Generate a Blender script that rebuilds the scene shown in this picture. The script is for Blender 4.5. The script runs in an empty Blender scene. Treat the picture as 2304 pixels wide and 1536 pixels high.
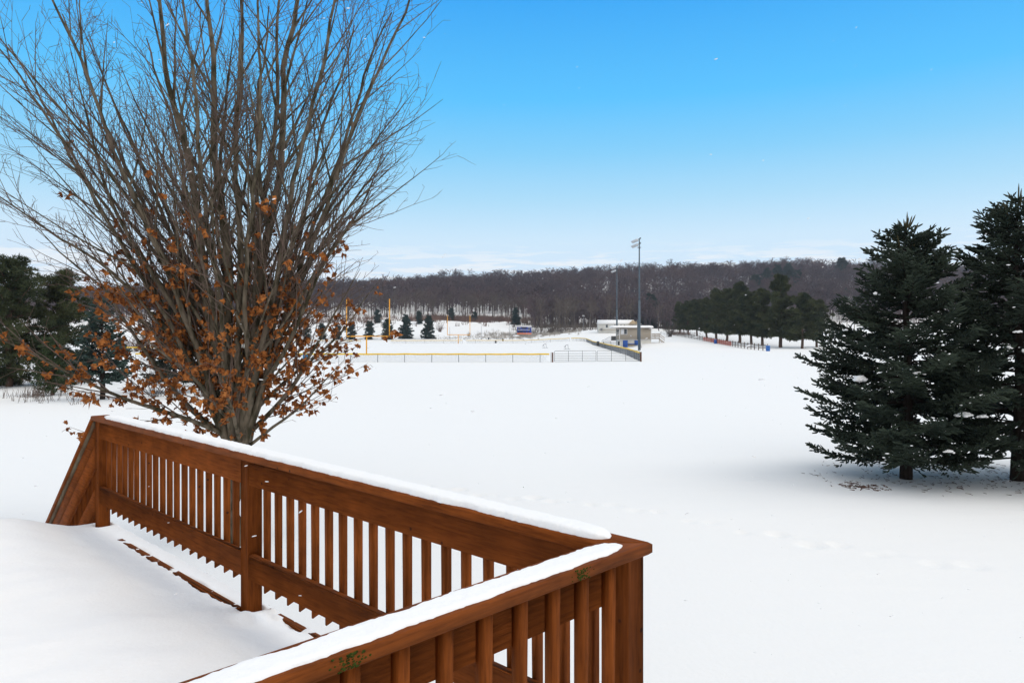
import bpy, math, random
import numpy as np
from mathutils import Vector, Matrix, noise as mnoise

# ------------------------------------------------------------------ camera, sky, sun, exposure
SC = bpy.context.scene
COL = SC.collection
EYE = 3.19            # camera height above the snow of the yard (m)
F = 1640.0            # focal length in pixels of the 2304 px wide photograph
cd = bpy.data.cameras.new('camera'); cam = bpy.data.objects.new('camera', cd); COL.objects.link(cam)
cam.location = (0, 0, EYE); cam.rotation_euler = (math.radians(90), 0, 0)
cd.sensor_width = 36; cd.lens = 36 * F / 2304; cd.shift_y = -17 / 2304
cd.clip_start = 0.05; cd.clip_end = 6000
SC.camera = cam
SUN_EL, SUN_AZ = math.radians(48), math.radians(82)     # azimuth from +Y towards +X
w = bpy.data.worlds.new('World'); SC.world = w; w.use_nodes = True
nt = w.node_tree; N = nt.nodes; L = nt.links; N.clear()
out = N.new('ShaderNodeOutputWorld'); bg = N.new('ShaderNodeBackground'); bg.inputs[1].default_value = 1.0
sky = N.new('ShaderNodeTexSky'); sky.sky_type = 'NISHITA'; sky.sun_disc = False
sky.sun_elevation = SUN_EL; sky.sun_rotation = SUN_AZ; sky.altitude = 200
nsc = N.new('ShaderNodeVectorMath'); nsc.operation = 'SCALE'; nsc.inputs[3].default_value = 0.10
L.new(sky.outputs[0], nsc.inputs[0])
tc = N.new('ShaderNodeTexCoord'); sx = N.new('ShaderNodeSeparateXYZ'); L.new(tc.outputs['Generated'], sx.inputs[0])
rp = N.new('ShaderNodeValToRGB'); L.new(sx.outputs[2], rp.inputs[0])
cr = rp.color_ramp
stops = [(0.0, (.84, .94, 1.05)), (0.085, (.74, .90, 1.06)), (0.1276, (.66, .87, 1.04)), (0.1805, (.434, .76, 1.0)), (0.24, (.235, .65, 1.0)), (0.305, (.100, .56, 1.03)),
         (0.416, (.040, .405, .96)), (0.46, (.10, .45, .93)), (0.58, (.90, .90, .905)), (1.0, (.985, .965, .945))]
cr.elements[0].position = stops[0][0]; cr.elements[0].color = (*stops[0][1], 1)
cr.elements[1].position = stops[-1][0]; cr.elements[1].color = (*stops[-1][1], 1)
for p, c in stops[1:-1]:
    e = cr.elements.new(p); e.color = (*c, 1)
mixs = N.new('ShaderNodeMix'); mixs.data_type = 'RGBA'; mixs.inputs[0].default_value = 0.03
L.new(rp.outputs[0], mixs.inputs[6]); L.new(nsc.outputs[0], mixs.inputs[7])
# low bank of small clouds just above the ridge
mp = N.new('ShaderNodeMapping'); mp.inputs['Scale'].default_value = (7, 7, 75); L.new(tc.outputs['Generated'], mp.inputs[0])
nz = N.new('ShaderNodeTexNoise'); nz.inputs['Scale'].default_value = 1.3; nz.inputs['Detail'].default_value = 7; nz.inputs['Roughness'].default_value = .62
L.new(mp.outputs[0], nz.inputs[0])
cl = N.new('ShaderNodeMapRange'); cl.inputs[1].default_value = .49; cl.inputs[2].default_value = .56; L.new(nz.outputs[0], cl.inputs[0])
el = N.new('ShaderNodeMapRange'); el.inputs[1].default_value = .125; el.inputs[2].default_value = .095; L.new(sx.outputs[2], el.inputs[0])
mu = N.new('ShaderNodeMath'); mu.operation = 'MULTIPLY'; L.new(cl.outputs[0], mu.inputs[0]); L.new(el.outputs[0], mu.inputs[1])
mu2 = N.new('ShaderNodeMath'); mu2.operation = 'MULTIPLY'; mu2.inputs[1].default_value = .6; L.new(mu.outputs[0], mu2.inputs[0])
mixc = N.new('ShaderNodeMix'); mixc.data_type = 'RGBA'; L.new(mu2.outputs[0], mixc.inputs[0])
L.new(mixs.outputs[2], mixc.inputs[6]); mixc.inputs[7].default_value = (1.0, 1.01, 1.02, 1)
# paler overcast behind the photographer
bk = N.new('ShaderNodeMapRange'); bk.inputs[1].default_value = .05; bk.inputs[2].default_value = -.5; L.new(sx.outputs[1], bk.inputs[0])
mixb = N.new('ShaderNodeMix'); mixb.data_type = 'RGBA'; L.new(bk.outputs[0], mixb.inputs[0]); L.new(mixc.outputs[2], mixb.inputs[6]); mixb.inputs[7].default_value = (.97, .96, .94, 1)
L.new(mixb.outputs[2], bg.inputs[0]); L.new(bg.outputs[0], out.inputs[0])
sl = bpy.data.lights.new('sun', 'SUN'); sl.energy = 1.05; sl.angle = math.radians(35); sl.color = (1, .93, .83)
so = bpy.data.objects.new('sun', sl); COL.objects.link(so)
sd = Vector((math.sin(SUN_AZ) * math.cos(SUN_EL), math.cos(SUN_AZ) * math.cos(SUN_EL), math.sin(SUN_EL)))
so.rotation_euler = sd.to_track_quat('Z', 'Y').to_euler(); so.location = sd * 50 + Vector((0, 0, 20))
SC.view_settings.view_transform = 'Standard'; SC.view_settings.look = 'None'
SC.view_settings.exposure = 0.03; SC.view_settings.gamma = 1.0
SC.cycles.max_bounces = 6; SC.cycles.transparent_max_bounces = 12

# ------------------------------------------------------------------ helpers
def rng(s): return np.random.default_rng(s)
def PX(px, d): return (px - 1152) / F * d                 # world x at depth d seen at pixel column px
def ZY(py, d): return EYE - (py - 751) / F * d            # world z at depth d seen at pixel row py

class MB:
    """collects vertices and faces for ONE mesh"""
    def __init__(s): s.v = []; s.f = {}; s.n = 0
    def add(s, v, f):
        v = np.asarray(v, np.float32).reshape(-1, 3); f = np.asarray(f, np.int64)
        s.f.setdefault(f.shape[1], []).append(f + s.n); s.v.append(v); s.n += len(v)
    def mesh(s, name, m=None, smooth=False):
        me = bpy.data.meshes.new(name)
        v = np.concatenate(s.v); me.vertices.add(len(v)); me.vertices.foreach_set('co', v.ravel())
        li = []; ls = []; lt = []; o = 0
        for k, fs in s.f.items():
            a = np.concatenate(fs); li.append(a.ravel()); ls.append(o + np.arange(len(a)) * k); lt.append(np.full(len(a), k)); o += a.size
        li = np.concatenate(li); ls = np.concatenate(ls); lt = np.concatenate(lt)
        me.loops.add(len(li)); me.loops.foreach_set('vertex_index', li.astype(np.int32))
        me.polygons.add(len(ls)); me.polygons.foreach_set('loop_start', ls.astype(np.int32)); me.polygons.foreach_set('loop_total', lt.astype(np.int32))
        if smooth: me.polygons.foreach_set('use_smooth', np.ones(len(ls), bool))
        me.update(calc_edges=True); me.validate()
        if m: me.materials.append(m)
        return me
    def obj(s, name, m=None, parent=None, smooth=False): return link(name, s.mesh(name, m, smooth), parent)
    # shapes
    def box(s, x0, x1, y0, y1, z0, z1):
        v = [(x, y, z) for z in (z0, z1) for x, y in ((x0, y0), (x1, y0), (x1, y1), (x0, y1))]
        s.add(v, [(3, 2, 1, 0), (4, 5, 6, 7), (0, 1, 5, 4), (1, 2, 6, 5), (2, 3, 7, 6), (3, 0, 4, 7)]); return s
    def cbox(s, x0, x1, y0, y1, z0, z1, c=.003):
        """box with chamfered edges"""
        X = (x0, x1); Y = (y0, y1); Z = (z0, z1); v = []; idx = {}
        for i in (0, 1):
            for j in (0, 1):
                for k in (0, 1):
                    sx_, sy_, sz_ = (c, -c)[i], (c, -c)[j], (c, -c)[k]
                    idx[i, j, k, 0] = len(v); v.append((X[i], Y[j] + sy_, Z[k] + sz_))
                    idx[i, j, k, 1] = len(v); v.append((X[i] + sx_, Y[j], Z[k] + sz_))
                    idx[i, j, k, 2] = len(v); v.append((X[i] + sx_, Y[j] + sy_, Z[k]))
        q = []; t = []
        for i in (0, 1):
            a = [idx[i, j, k, 0] for j, k in ((0, 0), (1, 0), (1, 1), (0, 1))]; q.append(a if i else a[::-1])
            a = [idx[j, i, k, 1] for j, k in ((0, 0), (1, 0), (1, 1), (0, 1))]; q.append(a[::-1] if i else a)
            a = [idx[j, k, i, 2] for j, k in ((0, 0), (1, 0), (1, 1), (0, 1))]; q.append(a if i else a[::-1])
        for a in (0, 1):
            for b in (0, 1):
                q.append([idx[0, a, b, 1], idx[1, a, b, 1], idx[1, a, b, 2], idx[0, a, b, 2]])
                q.append([idx[a, 0, b, 0], idx[a, 1, b, 0], idx[a, 1, b, 2], idx[a, 0, b, 2]])
                q.append([idx[a, b, 0, 0], idx[a, b, 1, 0], idx[a, b, 1, 1], idx[a, b, 0, 1]])
                for k in (0, 1): t.append([idx[a, b, k, 0], idx[a, b, k, 1], idx[a, b, k, 2]])
        s.add(v, q); n = s.n; s.n -= len(v); s.f.setdefault(3, []).append(np.array(t) + s.n); s.n = n
        return s
    def tube(s, P, R, k=6, cap=True):
        P = np.asarray(P, float)[None]; R = np.broadcast_to(np.asarray(R, float), P.shape[1:2])[None]
        s.tubes(P, R, k, cap); return s
    def tubes(s, P, R, k=4, cap=False):
        """P (n,m,3) polylines, R (n,m) radii"""
        n, m, _ = P.shape
        T = np.gradient(P, axis=1); T /= np.linalg.norm(T, axis=2, keepdims=True) + 1e-9
        mt = np.abs(T.mean(1)); ref = np.eye(3)[mt.argmin(1)][:, None, :]
        A = np.cross(T, ref); A /= np.linalg.norm(A, axis=2, keepdims=True) + 1e-9
        B = np.cross(T, A)
        th = np.arange(k) / k * 2 * np.pi
        V = P[:, :, None] + R[:, :, None, None] * (A[:, :, None] * np.cos(th)[:, None] + B[:, :, None] * np.sin(th)[:, None])
        base = (np.arange(n) * m * k)[:, None, None] + (np.arange(m - 1) * k)[None, :, None]
        j = np.arange(k)[None, None]; j2 = (j + 1) % k
        q = np.stack([base + j, base + j2, base + j2 + k, base + j + k], -1).reshape(-1, 4)
        s.add(V.reshape(-1, 3), q)
        if cap and k > 3:
            o = s.n - n * m * k
            e = np.concatenate([(np.arange(n) * m * k)[:, None] + np.arange(k)[::-1], (np.arange(n) * m * k + (m - 1) * k)[:, None] + np.arange(k)]) + o
            s.f.setdefault(k, []).append(e)
    def blob(s, c, r, seed=0, amp=.25, sub=2, flat=None):
        v, f = ico(sub); rr = np.array([1 + amp * mnoise.noise(Vector(p * 1.7) + Vector((seed * 3.1, 0, 0))) for p in v])[:, None]
        V = v * rr * np.asarray(r)
        if flat is not None: V[:, 2] = np.maximum(V[:, 2], flat)
        s.add(V + np.asarray(c), f)

_ico = {}
def ico(sub):
    if sub not in _ico:
        import bmesh
        bm = bmesh.new(); bmesh.ops.create_icosphere(bm, subdivisions=sub, radius=1)
        _ico[sub] = (np.array([v.co[:] for v in bm.verts]), np.array([[v.index for v in f.verts] for f in bm.faces])); bm.free()
    return _ico[sub]

def link(name, data, parent=None):
    o = bpy.data.objects.new(name, data); COL.objects.link(o)
    if parent: o.parent = parent
    return o
def tag(o, label=None, cat=None, group=None, kind=None):
    if label: o['label'] = label
    if cat: o['category'] = cat
    if group: o['group'] = group
    if kind: o['kind'] = kind
    return o
def thing(name, label, cat, loc=(0, 0, 0), rz=0, group=None):
    o = link(name, None); o.location = loc; o.rotation_euler = (0, 0, rz); o.empty_display_size = .3
    return tag(o, label, cat, group)
def dup(root, loc, rz=0, sc=1, label=None, group=None):
    r = root.copy(); COL.objects.link(r); r.location = loc; r.rotation_euler = (0, 0, rz)
    r.scale = (sc, sc, sc) if not isinstance(sc, tuple) else sc
    if label: r['label'] = label
    if group: r['group'] = group
    for ch in list(root.children):
        c = ch.copy(); COL.objects.link(c); c.parent = r
        for g in list(ch.children):
            d = g.copy(); COL.objects.link(d); d.parent = c
    return r

# ------------------------------------------------------------------ materials
def mat(name, col, rough=.8, spec=.3, metal=0, var=0, vscale=3.0, stretch=(1, 1, 1), bump=0, bscale=None, col2=None, lo=.35, hi=.65, world=False, rnd=0, detail=4, transl=0):
    m = bpy.data.materials.new(name); m.use_nodes = True
    n = m.node_tree.nodes; l = m.node_tree.links; b = n['Principled BSDF']
    b.inputs['Roughness'].default_value = rough; b.inputs['Metallic'].default_value = metal
    b.inputs['Specular IOR Level'].default_value = spec; b.inputs['Base Color'].default_value = (*col, 1)
    tc_ = n.new('ShaderNodeTexCoord'); mp_ = n.new('ShaderNodeMapping'); mp_.inputs['Scale'].default_value = stretch
    if world:
        g = n.new('ShaderNodeNewGeometry'); l.new(g.outputs['Position'], mp_.inputs[0])
    else: l.new(tc_.outputs['Object'], mp_.inputs[0])
    src = mp_.outputs[0]
    if rnd:
        oi = n.new('ShaderNodeObjectInfo'); va = n.new('ShaderNodeVectorMath'); va.operation = 'MULTIPLY_ADD'
        va.inputs[1].default_value = (37, 53, 41); l.new(oi.outputs['Random'], va.inputs[0]); l.new(src, va.inputs[2]); src = va.outputs[0]
    if col2 is None and var: col2 = tuple(c * (1 - var) for c in col)
    if col2 is not None:
        t = n.new('ShaderNodeTexNoise'); t.inputs['Scale'].default_value = vscale; t.inputs['Detail'].default_value = detail
        l.new(src, t.inputs[0]); r = n.new('ShaderNodeValToRGB'); l.new(t.outputs[0], r.inputs[0])
        r.color_ramp.elements[0].position = lo; r.color_ramp.elements[1].position = hi
        r.color_ramp.elements[0].color = (*col2, 1); r.color_ramp.elements[1].color = (*col, 1)
        l.new(r.outputs[0], b.inputs['Base Color'])
    if bump:
        t2 = n.new('ShaderNodeTexNoise'); t2.inputs['Scale'].default_value = bscale or vscale * 4; t2.inputs['Detail'].default_value = 5
        l.new(src, t2.inputs[0]); bp = n.new('ShaderNodeBump'); bp.inputs['Strength'].default_value = 1; bp.inputs['Distance'].default_value = bump
        l.new(t2.outputs[0], bp.inputs['Height']); l.new(bp.outputs[0], b.inputs['Normal'])
    return m

def wood_mat(name, stretch, base=(.228, .060, .011), dark=(.122, .032, .006)):
    m = bpy.data.materials.new(name); m.use_nodes = True
    n = m.node_tree.nodes; l = m.node_tree.links; b = n['Principled BSDF']; b.inputs['Roughness'].default_value = .7; b.inputs['Specular IOR Level'].default_value = .07
    tc_ = n.new('ShaderNodeTexCoord'); oi = n.new('ShaderNodeObjectInfo')
    va = n.new('ShaderNodeVectorMath'); va.operation = 'MULTIPLY_ADD'; va.inputs[1].default_value = (7.3, 5.9, 9.1)
    l.new(oi.outputs['Random'], va.inputs[0]); l.new(tc_.outputs['Object'], va.inputs[2])
    mp_ = n.new('ShaderNodeMapping'); mp_.inputs['Scale'].default_value = stretch; l.new(va.outputs[0], mp_.inputs[0])
    g = n.new('ShaderNodeTexNoise'); g.inputs['Scale'].default_value = 6; g.inputs['Detail'].default_value = 8; g.inputs['Roughness'].default_value = .65; g.inputs['Distortion'].default_value = .6
    l.new(mp_.outputs[0], g.inputs[0])
    r = n.new('ShaderNodeValToRGB'); l.new(g.outputs[0], r.inputs[0])
    r.color_ramp.elements[0].position = .30; r.color_ramp.elements[0].color = (*dark, 1)
    r.color_ramp.elements[1].position = .58; r.color_ramp.elements[1].color = (*base, 1)
    # blotches of faded stain
    g2 = n.new('ShaderNodeTexNoise'); g2.inputs['Scale'].default_value = 5; g2.inputs['Detail'].default_value = 3; l.new(va.outputs[0], g2.inputs[0])
    mr = n.new('ShaderNodeMapRange'); mr.inputs[1].default_value = .35; mr.inputs[2].default_value = .75; mr.inputs[3].default_value = .78; mr.inputs[4].default_value = 1.22; l.new(g2.outputs[0], mr.inputs[0])
    mr2 = n.new('ShaderNodeMath'); mr2.operation = 'MULTIPLY_ADD'; mr2.inputs[1].default_value = .3; mr2.inputs[2].default_value = .85; l.new(oi.outputs['Random'], mr2.inputs[0])
    mm = n.new('ShaderNodeMath'); mm.operation = 'MULTIPLY'; l.new(mr.outputs[0], mm.inputs[0]); l.new(mr2.outputs[0], mm.inputs[1])
    sc_ = n.new('ShaderNodeVectorMath'); sc_.operation = 'SCALE'; l.new(r.outputs[0], sc_.inputs[0]); l.new(mm.outputs[0], sc_.inputs[3])
    # nail heads / small knots
    vo = n.new('ShaderNodeTexVoronoi'); vo.inputs['Scale'].default_value = 9; l.new(va.outputs[0], vo.inputs[0])
    vr = n.new('ShaderNodeMapRange'); vr.inputs[1].default_value = .05; vr.inputs[2].default_value = .09; l.new(vo.outputs['Distance'], vr.inputs[0])
    mx = n.new('ShaderNodeMix'); mx.data_type = 'RGBA'; l.new(vr.outputs[0], mx.inputs[0]); mx.inputs[6].default_value = (.05, .018, .009, 1); l.new(sc_.outputs[0], mx.inputs[7])
    l.new(mx.outputs[2], b.inputs['Base Color'])
    bp = n.new('ShaderNodeBump'); bp.inputs['Distance'].default_value = .0025; bp.inputs['Strength'].default_value = .8; l.new(g.outputs[0], bp.inputs['Height']); l.new(bp.outputs[0], b.inputs['Normal'])
    return m

def snow_mat(name, bump=.006, bs=18, big=.02):
    m = bpy.data.materials.new(name); m.use_nodes = True
    n = m.node_tree.nodes; l = m.node_tree.links; b = n['Principled BSDF']; b.inputs['Roughness'].default_value = .75
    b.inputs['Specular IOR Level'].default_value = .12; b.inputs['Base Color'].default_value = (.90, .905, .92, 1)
    g = n.new('ShaderNodeNewGeometry')
    t = n.new('ShaderNodeTexNoise'); t.inputs['Scale'].default_value = bs; t.inputs['Detail'].default_value = 6; l.new(g.outputs['Position'], t.inputs[0])
    t2 = n.new('ShaderNodeTexNoise'); t2.inputs['Scale'].default_value = 1.3; t2.inputs['Detail'].default_value = 3
    mp_ = n.new('ShaderNodeMapping'); mp_.inputs['Scale'].default_value = (.5, 1.6, 1); l.new(g.outputs['Position'], mp_.inputs[0]); l.new(mp_.outputs[0], t2.inputs[0])
    b1 = n.new('ShaderNodeBump'); b1.inputs['Distance'].default_value = bump; l.new(t.outputs[0], b1.inputs['Height'])
    b2 = n.new('ShaderNodeBump'); b2.inputs['Distance'].default_value = big; l.new(t2.outputs[0], b2.inputs['Height']); l.new(b1.outputs[0], b2.inputs['Normal'])
    l.new(b2.outputs[0], b.inputs['Normal'])
    return m

M = {}
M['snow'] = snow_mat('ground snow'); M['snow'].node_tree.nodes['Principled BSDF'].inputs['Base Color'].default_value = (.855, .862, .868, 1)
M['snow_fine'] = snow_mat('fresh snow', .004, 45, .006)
M['wood_x'] = wood_mat('stained wood x', (1, 14, 14)); M['wood_y'] = wood_mat('stained wood y', (14, 1, 14)); M['wood_z'] = wood_mat('stained wood z', (14, 14, 1))
M['bark'] = mat('maple bark', (.165, .135, .100), .9, .1, col2=(.048, .042, .026), vscale=11, stretch=(1, 1, .3), bump=.014, bscale=24, lo=.38, hi=.60)
M['twig'] = mat('maple twig', (.170, .120, .098), .8, .15, var=.35, vscale=5)
M['leaf'] = mat('dry maple leaf', (.48, .175, .045), .75, .15, col2=(.12, .034, .010), vscale=13, lo=.36, hi=.64, detail=3)
M['spruce'] = mat('spruce needles', (.042, .058, .040), .7, .15, col2=(.015, .024, .018), vscale=1.6, lo=.35, hi=.65)
M['spruce_tip'] = mat('spruce shoot', (.085, .075, .04), .8, .1, var=.3)
M['spruce_bark'] = mat('spruce bark', (.038, .029, .025), .95, .1, var=.5, vscale=12, stretch=(1, 1, .4), bump=.02)
M['pine'] = mat('pine needles', (.080, .090, .042), .8, .1, col2=(.030, .042, .022), vscale=.35, lo=.35, hi=.65, rnd=1)
M['pine_blue'] = mat('far spruce needles', (.045, .075, .062), .7, .2, col2=(.025, .045, .04), vscale=.8, rnd=1)
M['pine_young'] = mat('young pine needles', (.055, .082, .034), .7, .2, var=.4, vscale=2)
M['pine_bark'] = mat('pine bark', (.15, .095, .07), .95, .1, var=.5, vscale=2.5, stretch=(1, 1, .3), bump=.03)
M['forest'] = mat('bare forest', (.150, .105, .105), .95, .05, col2=(.078, .068, .082), vscale=.03, world=True, lo=.3, hi=.7, detail=6)
M['bare'] = mat('bare crown', (.150, .125, .108), .95, .05, var=.35, vscale=.5, rnd=1)
M['bare_bark'] = mat('bare trunk', (.13, .11, .10), .95, .05, var=.4, vscale=1, rnd=1)
M['birch'] = mat('pale bark', (.48, .44, .42), .8, .1, var=.4, vscale=3)
M['brush'] = mat('dry brush', (.20, .125, .095), .95, .05, col2=(.12, .085, .08), vscale=.08, world=True)
M['weed'] = mat('dry weeds', (.48, .44, .40), .95, .05, var=.5, vscale=.4, world=True)
M['yellow'] = mat('yellow plastic', (.88, .56, .01), .5, .3, var=.15, vscale=2)
M['goal'] = mat('yellow paint', (.88, .40, .015), .45, .4, var=.12)
M['galv'] = mat('galvanised steel', (.22, .24, .27), .5, .4, metal=.3, var=.2)
M['pole'] = mat('pole steel', (.10, .135, .17), .6, .3, metal=.1, var=.2, vscale=.6)
M['lamp'] = mat('lamp housing', (.55, .58, .62), .4, .5, metal=.3, var=.15)
M['black'] = mat('dark steel', (.04, .045, .05), .5, .4, var=.2)
M['gate'] = mat('gate tube', (.10, .095, .10), .5, .4, metal=.3, var=.25)
M['post'] = mat('brown post', (.16, .065, .035), .8, .2, var=.4, vscale=6, stretch=(1, 1, .3))
M['rail'] = mat('weathered rail', (.17, .13, .11), .9, .1, var=.4, vscale=4)
M['orange'] = mat('orange mesh', (.62, .10, .04), .7, .2, var=.3)
M['blue'] = mat('blue plastic', (.02, .14, .48), .4, .4, var=.2, vscale=2)
M['blue2'] = mat('blue paint', (.02, .10, .42), .5, .3, var=.15, vscale=1)
M['teal'] = mat('teal drum', (.02, .17, .32), .5, .3, var=.2, vscale=3)
M['siding'] = mat('beige siding', (.40, .35, .29), .8, .2, var=.12, vscale=3, stretch=(.2, .2, 8), bump=.01, bscale=8)
M['cream'] = mat('cream wall', (.70, .69, .65), .8, .2, var=.12, vscale=.6)
M['tan'] = mat('tan gable', (.55, .42, .27), .8, .2, var=.12)
M['white'] = mat('white trim', (.75, .75, .76), .6, .3, var=.06)
M['glass'] = mat('dark glass', (.05, .065, .08), .12, .6, var=.3)
M['curtain'] = mat('white blind', (.72, .74, .78), .6, .2, var=.05)
M['roof'] = mat('grey shingle', (.16, .18, .22), .9, .1, var=.25, vscale=4)
M['lumber'] = mat('pale lumber', (.36, .26, .17), .85, .1, var=.3, vscale=4)
M['navy'] = mat('scoreboard navy', (.02, .06, .36), .5, .3, var=.2)
M['digit'] = mat('scoreboard dark panel', (.02, .02, .05), .4, .4, var=.2)
M['red_or'] = mat('scoreboard orange', (.85, .28, .15), .5, .3, var=.15)
M['moss'] = mat('moss', (.045, .062, .012), .95, .05, var=.5, vscale=60, bump=.004, bscale=120)
M['grey_wood'] = mat('weathered rail face', (.16, .14, .10), .9, .1, col2=(.10, .055, .03), vscale=3, stretch=(1, 2, 2))
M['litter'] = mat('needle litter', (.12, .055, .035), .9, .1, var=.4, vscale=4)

m = bpy.data.materials.new('airborne snow'); m.use_nodes = True; n_ = m.node_tree.nodes; l_ = m.node_tree.links
tr_ = n_.new('ShaderNodeBsdfTranslucent'); df_ = n_.new('ShaderNodeBsdfDiffuse'); mx_ = n_.new('ShaderNodeMixShader'); tr_.inputs[0].default_value = df_.inputs[0].default_value = (.95, .95, .96, 1)
n_.remove(n_['Principled BSDF']); l_.new(tr_.outputs[0], mx_.inputs[1]); l_.new(df_.outputs[0], mx_.inputs[2]); l_.new(mx_.outputs[0], n_['Material Output'].inputs[0]); M['flake'] = m

# ------------------------------------------------------------------ terrain
_cols = np.array([-600, 0, 500, 900, 1150, 1350, 1550, 1800, 2300, 2900.])
_deps = np.array([0, 120, 150, 200, 240, 270, 330, 400, 480, 620, 700, 900, 3200.])
_tab = np.array([
    [0] * 10, [0] * 10,
    [.3, .2, 0, 0, 0, 0, .3, .2, 0, 0],
    [.8, .5, .2, 0, 0, .2, 1.4, 1.0, .5, .5],
    [1.2, .9, .5, .2, .2, 1.4, 2.5, 2.0, 1.0, 1.0],
    [2, 2, 1.6, 1.5, 1.5, 4.2, 3.6, 3.0, 2.0, 2.0],
    [5, 5, 6.5, 7.3, 6.8, 5.8, 4.8, 5, 5, 5],
    [9, 9, 11, 13.5, 12.5, 8.5, 7.5, 10, 9, 9],
    [15, 15, 19, 23, 22, 17, 16, 19, 17, 16],
    [27, 28, 30, 36, 42, 47, 50, 53, 46, 44],
    [29, 31, 34, 39, 43, 48, 51, 54, 47, 45],
    [25, 25, 25, 28, 32, 36, 38, 40, 34, 30],
    [0] * 10], float)
FOOT = []
def _track():
    pts = [(860, 1083), (1000, 1100), (1150, 1122), (1290, 1128), (1430, 1146), (1600, 1180), (1750, 1208), (1900, 1232), (2100, 1262), (2304, 1292)]
    W = [(PX(x, F * EYE / (y - 751)), F * EYE / (y - 751)) for x, y in pts]
    r = random.Random(4); side = 1
    for (x0, y0), (x1, y1) in zip(W, W[1:]):
        n = max(1, int(math.hypot(x1 - x0, y1 - y0) / .38))
        for i in range(n):
            t = i / n; side = -side
            FOOT.append((x0 + (x1 - x0) * t + r.uniform(-.06, .06), y0 + (y1 - y0) * t + side * .11 + r.uniform(-.06, .06), r.uniform(.09, .17), r.uniform(.02, .055)))
_track()
WELLS = [(8.88, 16.4, 2.2, .05), (11.1, 16.1, 2.3, .05), (-4.27, 11.4, .55, .10)]
_r = rng(77); _ph = _r.uniform(0, 6.28, (3, 8)); _kd = _r.uniform(0, 6.28, (3, 8))
def _wav(x, y, lam, k):
    s = 0
    for i in range(8):
        a = _kd[k, i]; q = 2 * math.pi / (lam * (0.6 + .2 * i)); s = s + np.sin((x * np.cos(a) + y * np.sin(a)) * q + _ph[k, i]) / (1 + .25 * i)
    return s / 4
def H(x, y, micro=True):
    x = np.asarray(x, float); y = np.asarray(y, float)
    sh = np.broadcast(x, y).shape; x = np.broadcast_to(x, sh); y = np.broadcast_to(y, sh)
    yy = np.clip(y, 0, 3199.); c = np.clip(x / np.maximum(yy, 60) * F + 1152, -600, 2899.)
    ci = np.clip(np.searchsorted(_cols, c, side='right') - 1, 0, len(_cols) - 2); ct = (c - _cols[ci]) / (_cols[ci + 1] - _cols[ci]); ct = ct * ct * (3 - 2 * ct)
    di = np.clip(np.searchsorted(_deps, yy, side='right') - 1, 0, len(_deps) - 2); dt = (yy - _deps[di]) / (_deps[di + 1] - _deps[di])
    z = (_tab[di, ci] * (1 - ct) + _tab[di, ci + 1] * ct) * (1 - dt) + (_tab[di + 1, ci] * (1 - ct) + _tab[di + 1, ci + 1] * ct) * dt
    z = z + np.clip((yy - 262) / 30, 0, 1) * (_wav(x, y, 26, 0) * 1.0 + _wav(x, y, 90, 1) * (1.6 + 2.2 * np.clip((yy - 450) / 150, 0, 1)))
    z = z + _wav(x, y, 5, 2) * .018
    z = z + 1.0 * np.clip((x - 25.2) / 3.2, 0, 1) * np.clip((48 - x) / 14, 0, 1) * np.exp(-((y - 161) / 8.5) ** 2)
    if micro:
        for wx, wy, wr, wd in WELLS:
            z = z - wd * np.exp(-((x - wx) ** 2 + (y - wy) ** 2) / (wr * wr))
    return z
def HZ(x, y): return float(H(x, y))

def axis(segs):
    a = []
    for lo, hi, st in segs: a.append(np.arange(lo, hi, st))
    return np.unique(np.round(np.concatenate(a), 3))
gx = axis([(-2600, -900, 60), (-900, -500, 25), (-500, -120, 8), (-120, -20, 3), (-20, -4, .5), (-4, 8.5, .085), (8.5, 20, .5), (20, 120, 3), (120, 500, 8), (500, 900, 25), (900, 2601, 60)])
gy = axis([(-400, -40, 30), (-40, 8.8, 1.2), (8.8, 17, .085), (17, 40, .7), (40, 240, 4), (240, 420, 3), (420, 900, 10), (900, 3201, 60)])
GX, GY = np.meshgrid(gx, gy); GZ = H(GX, GY)
for fx, fy, fr, fd in FOOT:
    i0, i1 = np.searchsorted(gx, (fx - .5, fx + .5)); j0, j1 = np.searchsorted(gy, (fy - .5, fy + .5))
    sX, sY = GX[j0:j1, i0:i1], GY[j0:j1, i0:i1]; d2 = ((sX - fx) ** 2 + (sY - fy) ** 2) / (fr * fr)
    GZ[j0:j1, i0:i1] += -fd * np.exp(-d2) + fd * .35 * np.exp(-(np.sqrt(d2) - 1.5) ** 2 * 6)
g = MB(); nx, ny = len(gx), len(gy)
ii = (np.arange(ny - 1)[:, None] * nx + np.arange(nx - 1)[None]).ravel()
g.add(np.stack([GX, GY, GZ], -1).reshape(-1, 3), np.stack([ii, ii + 1, ii + 1 + nx, ii + nx], -1))
gr = g.obj('ground', M['snow'], smooth=True); tag(gr, 'smooth snow covering the yard, the playing field and the hillside', kind='structure')

# ------------------------------------------------------------------ deck
ANG = math.atan2(.698, -.716)
CX, CY = .2726, 2.378
ZC, ZD = EYE - .68, EYE - 1.63
deck = thing('wooden_deck', 'red-brown stained wooden deck with baluster railing under fresh snow', 'deck', (CX, CY, 0), ANG)
def part(name, mb, m, parent=deck, **k): return mb.obj(name, m, parent, **k)
LEN, YB = 5.27, 3.3
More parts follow.
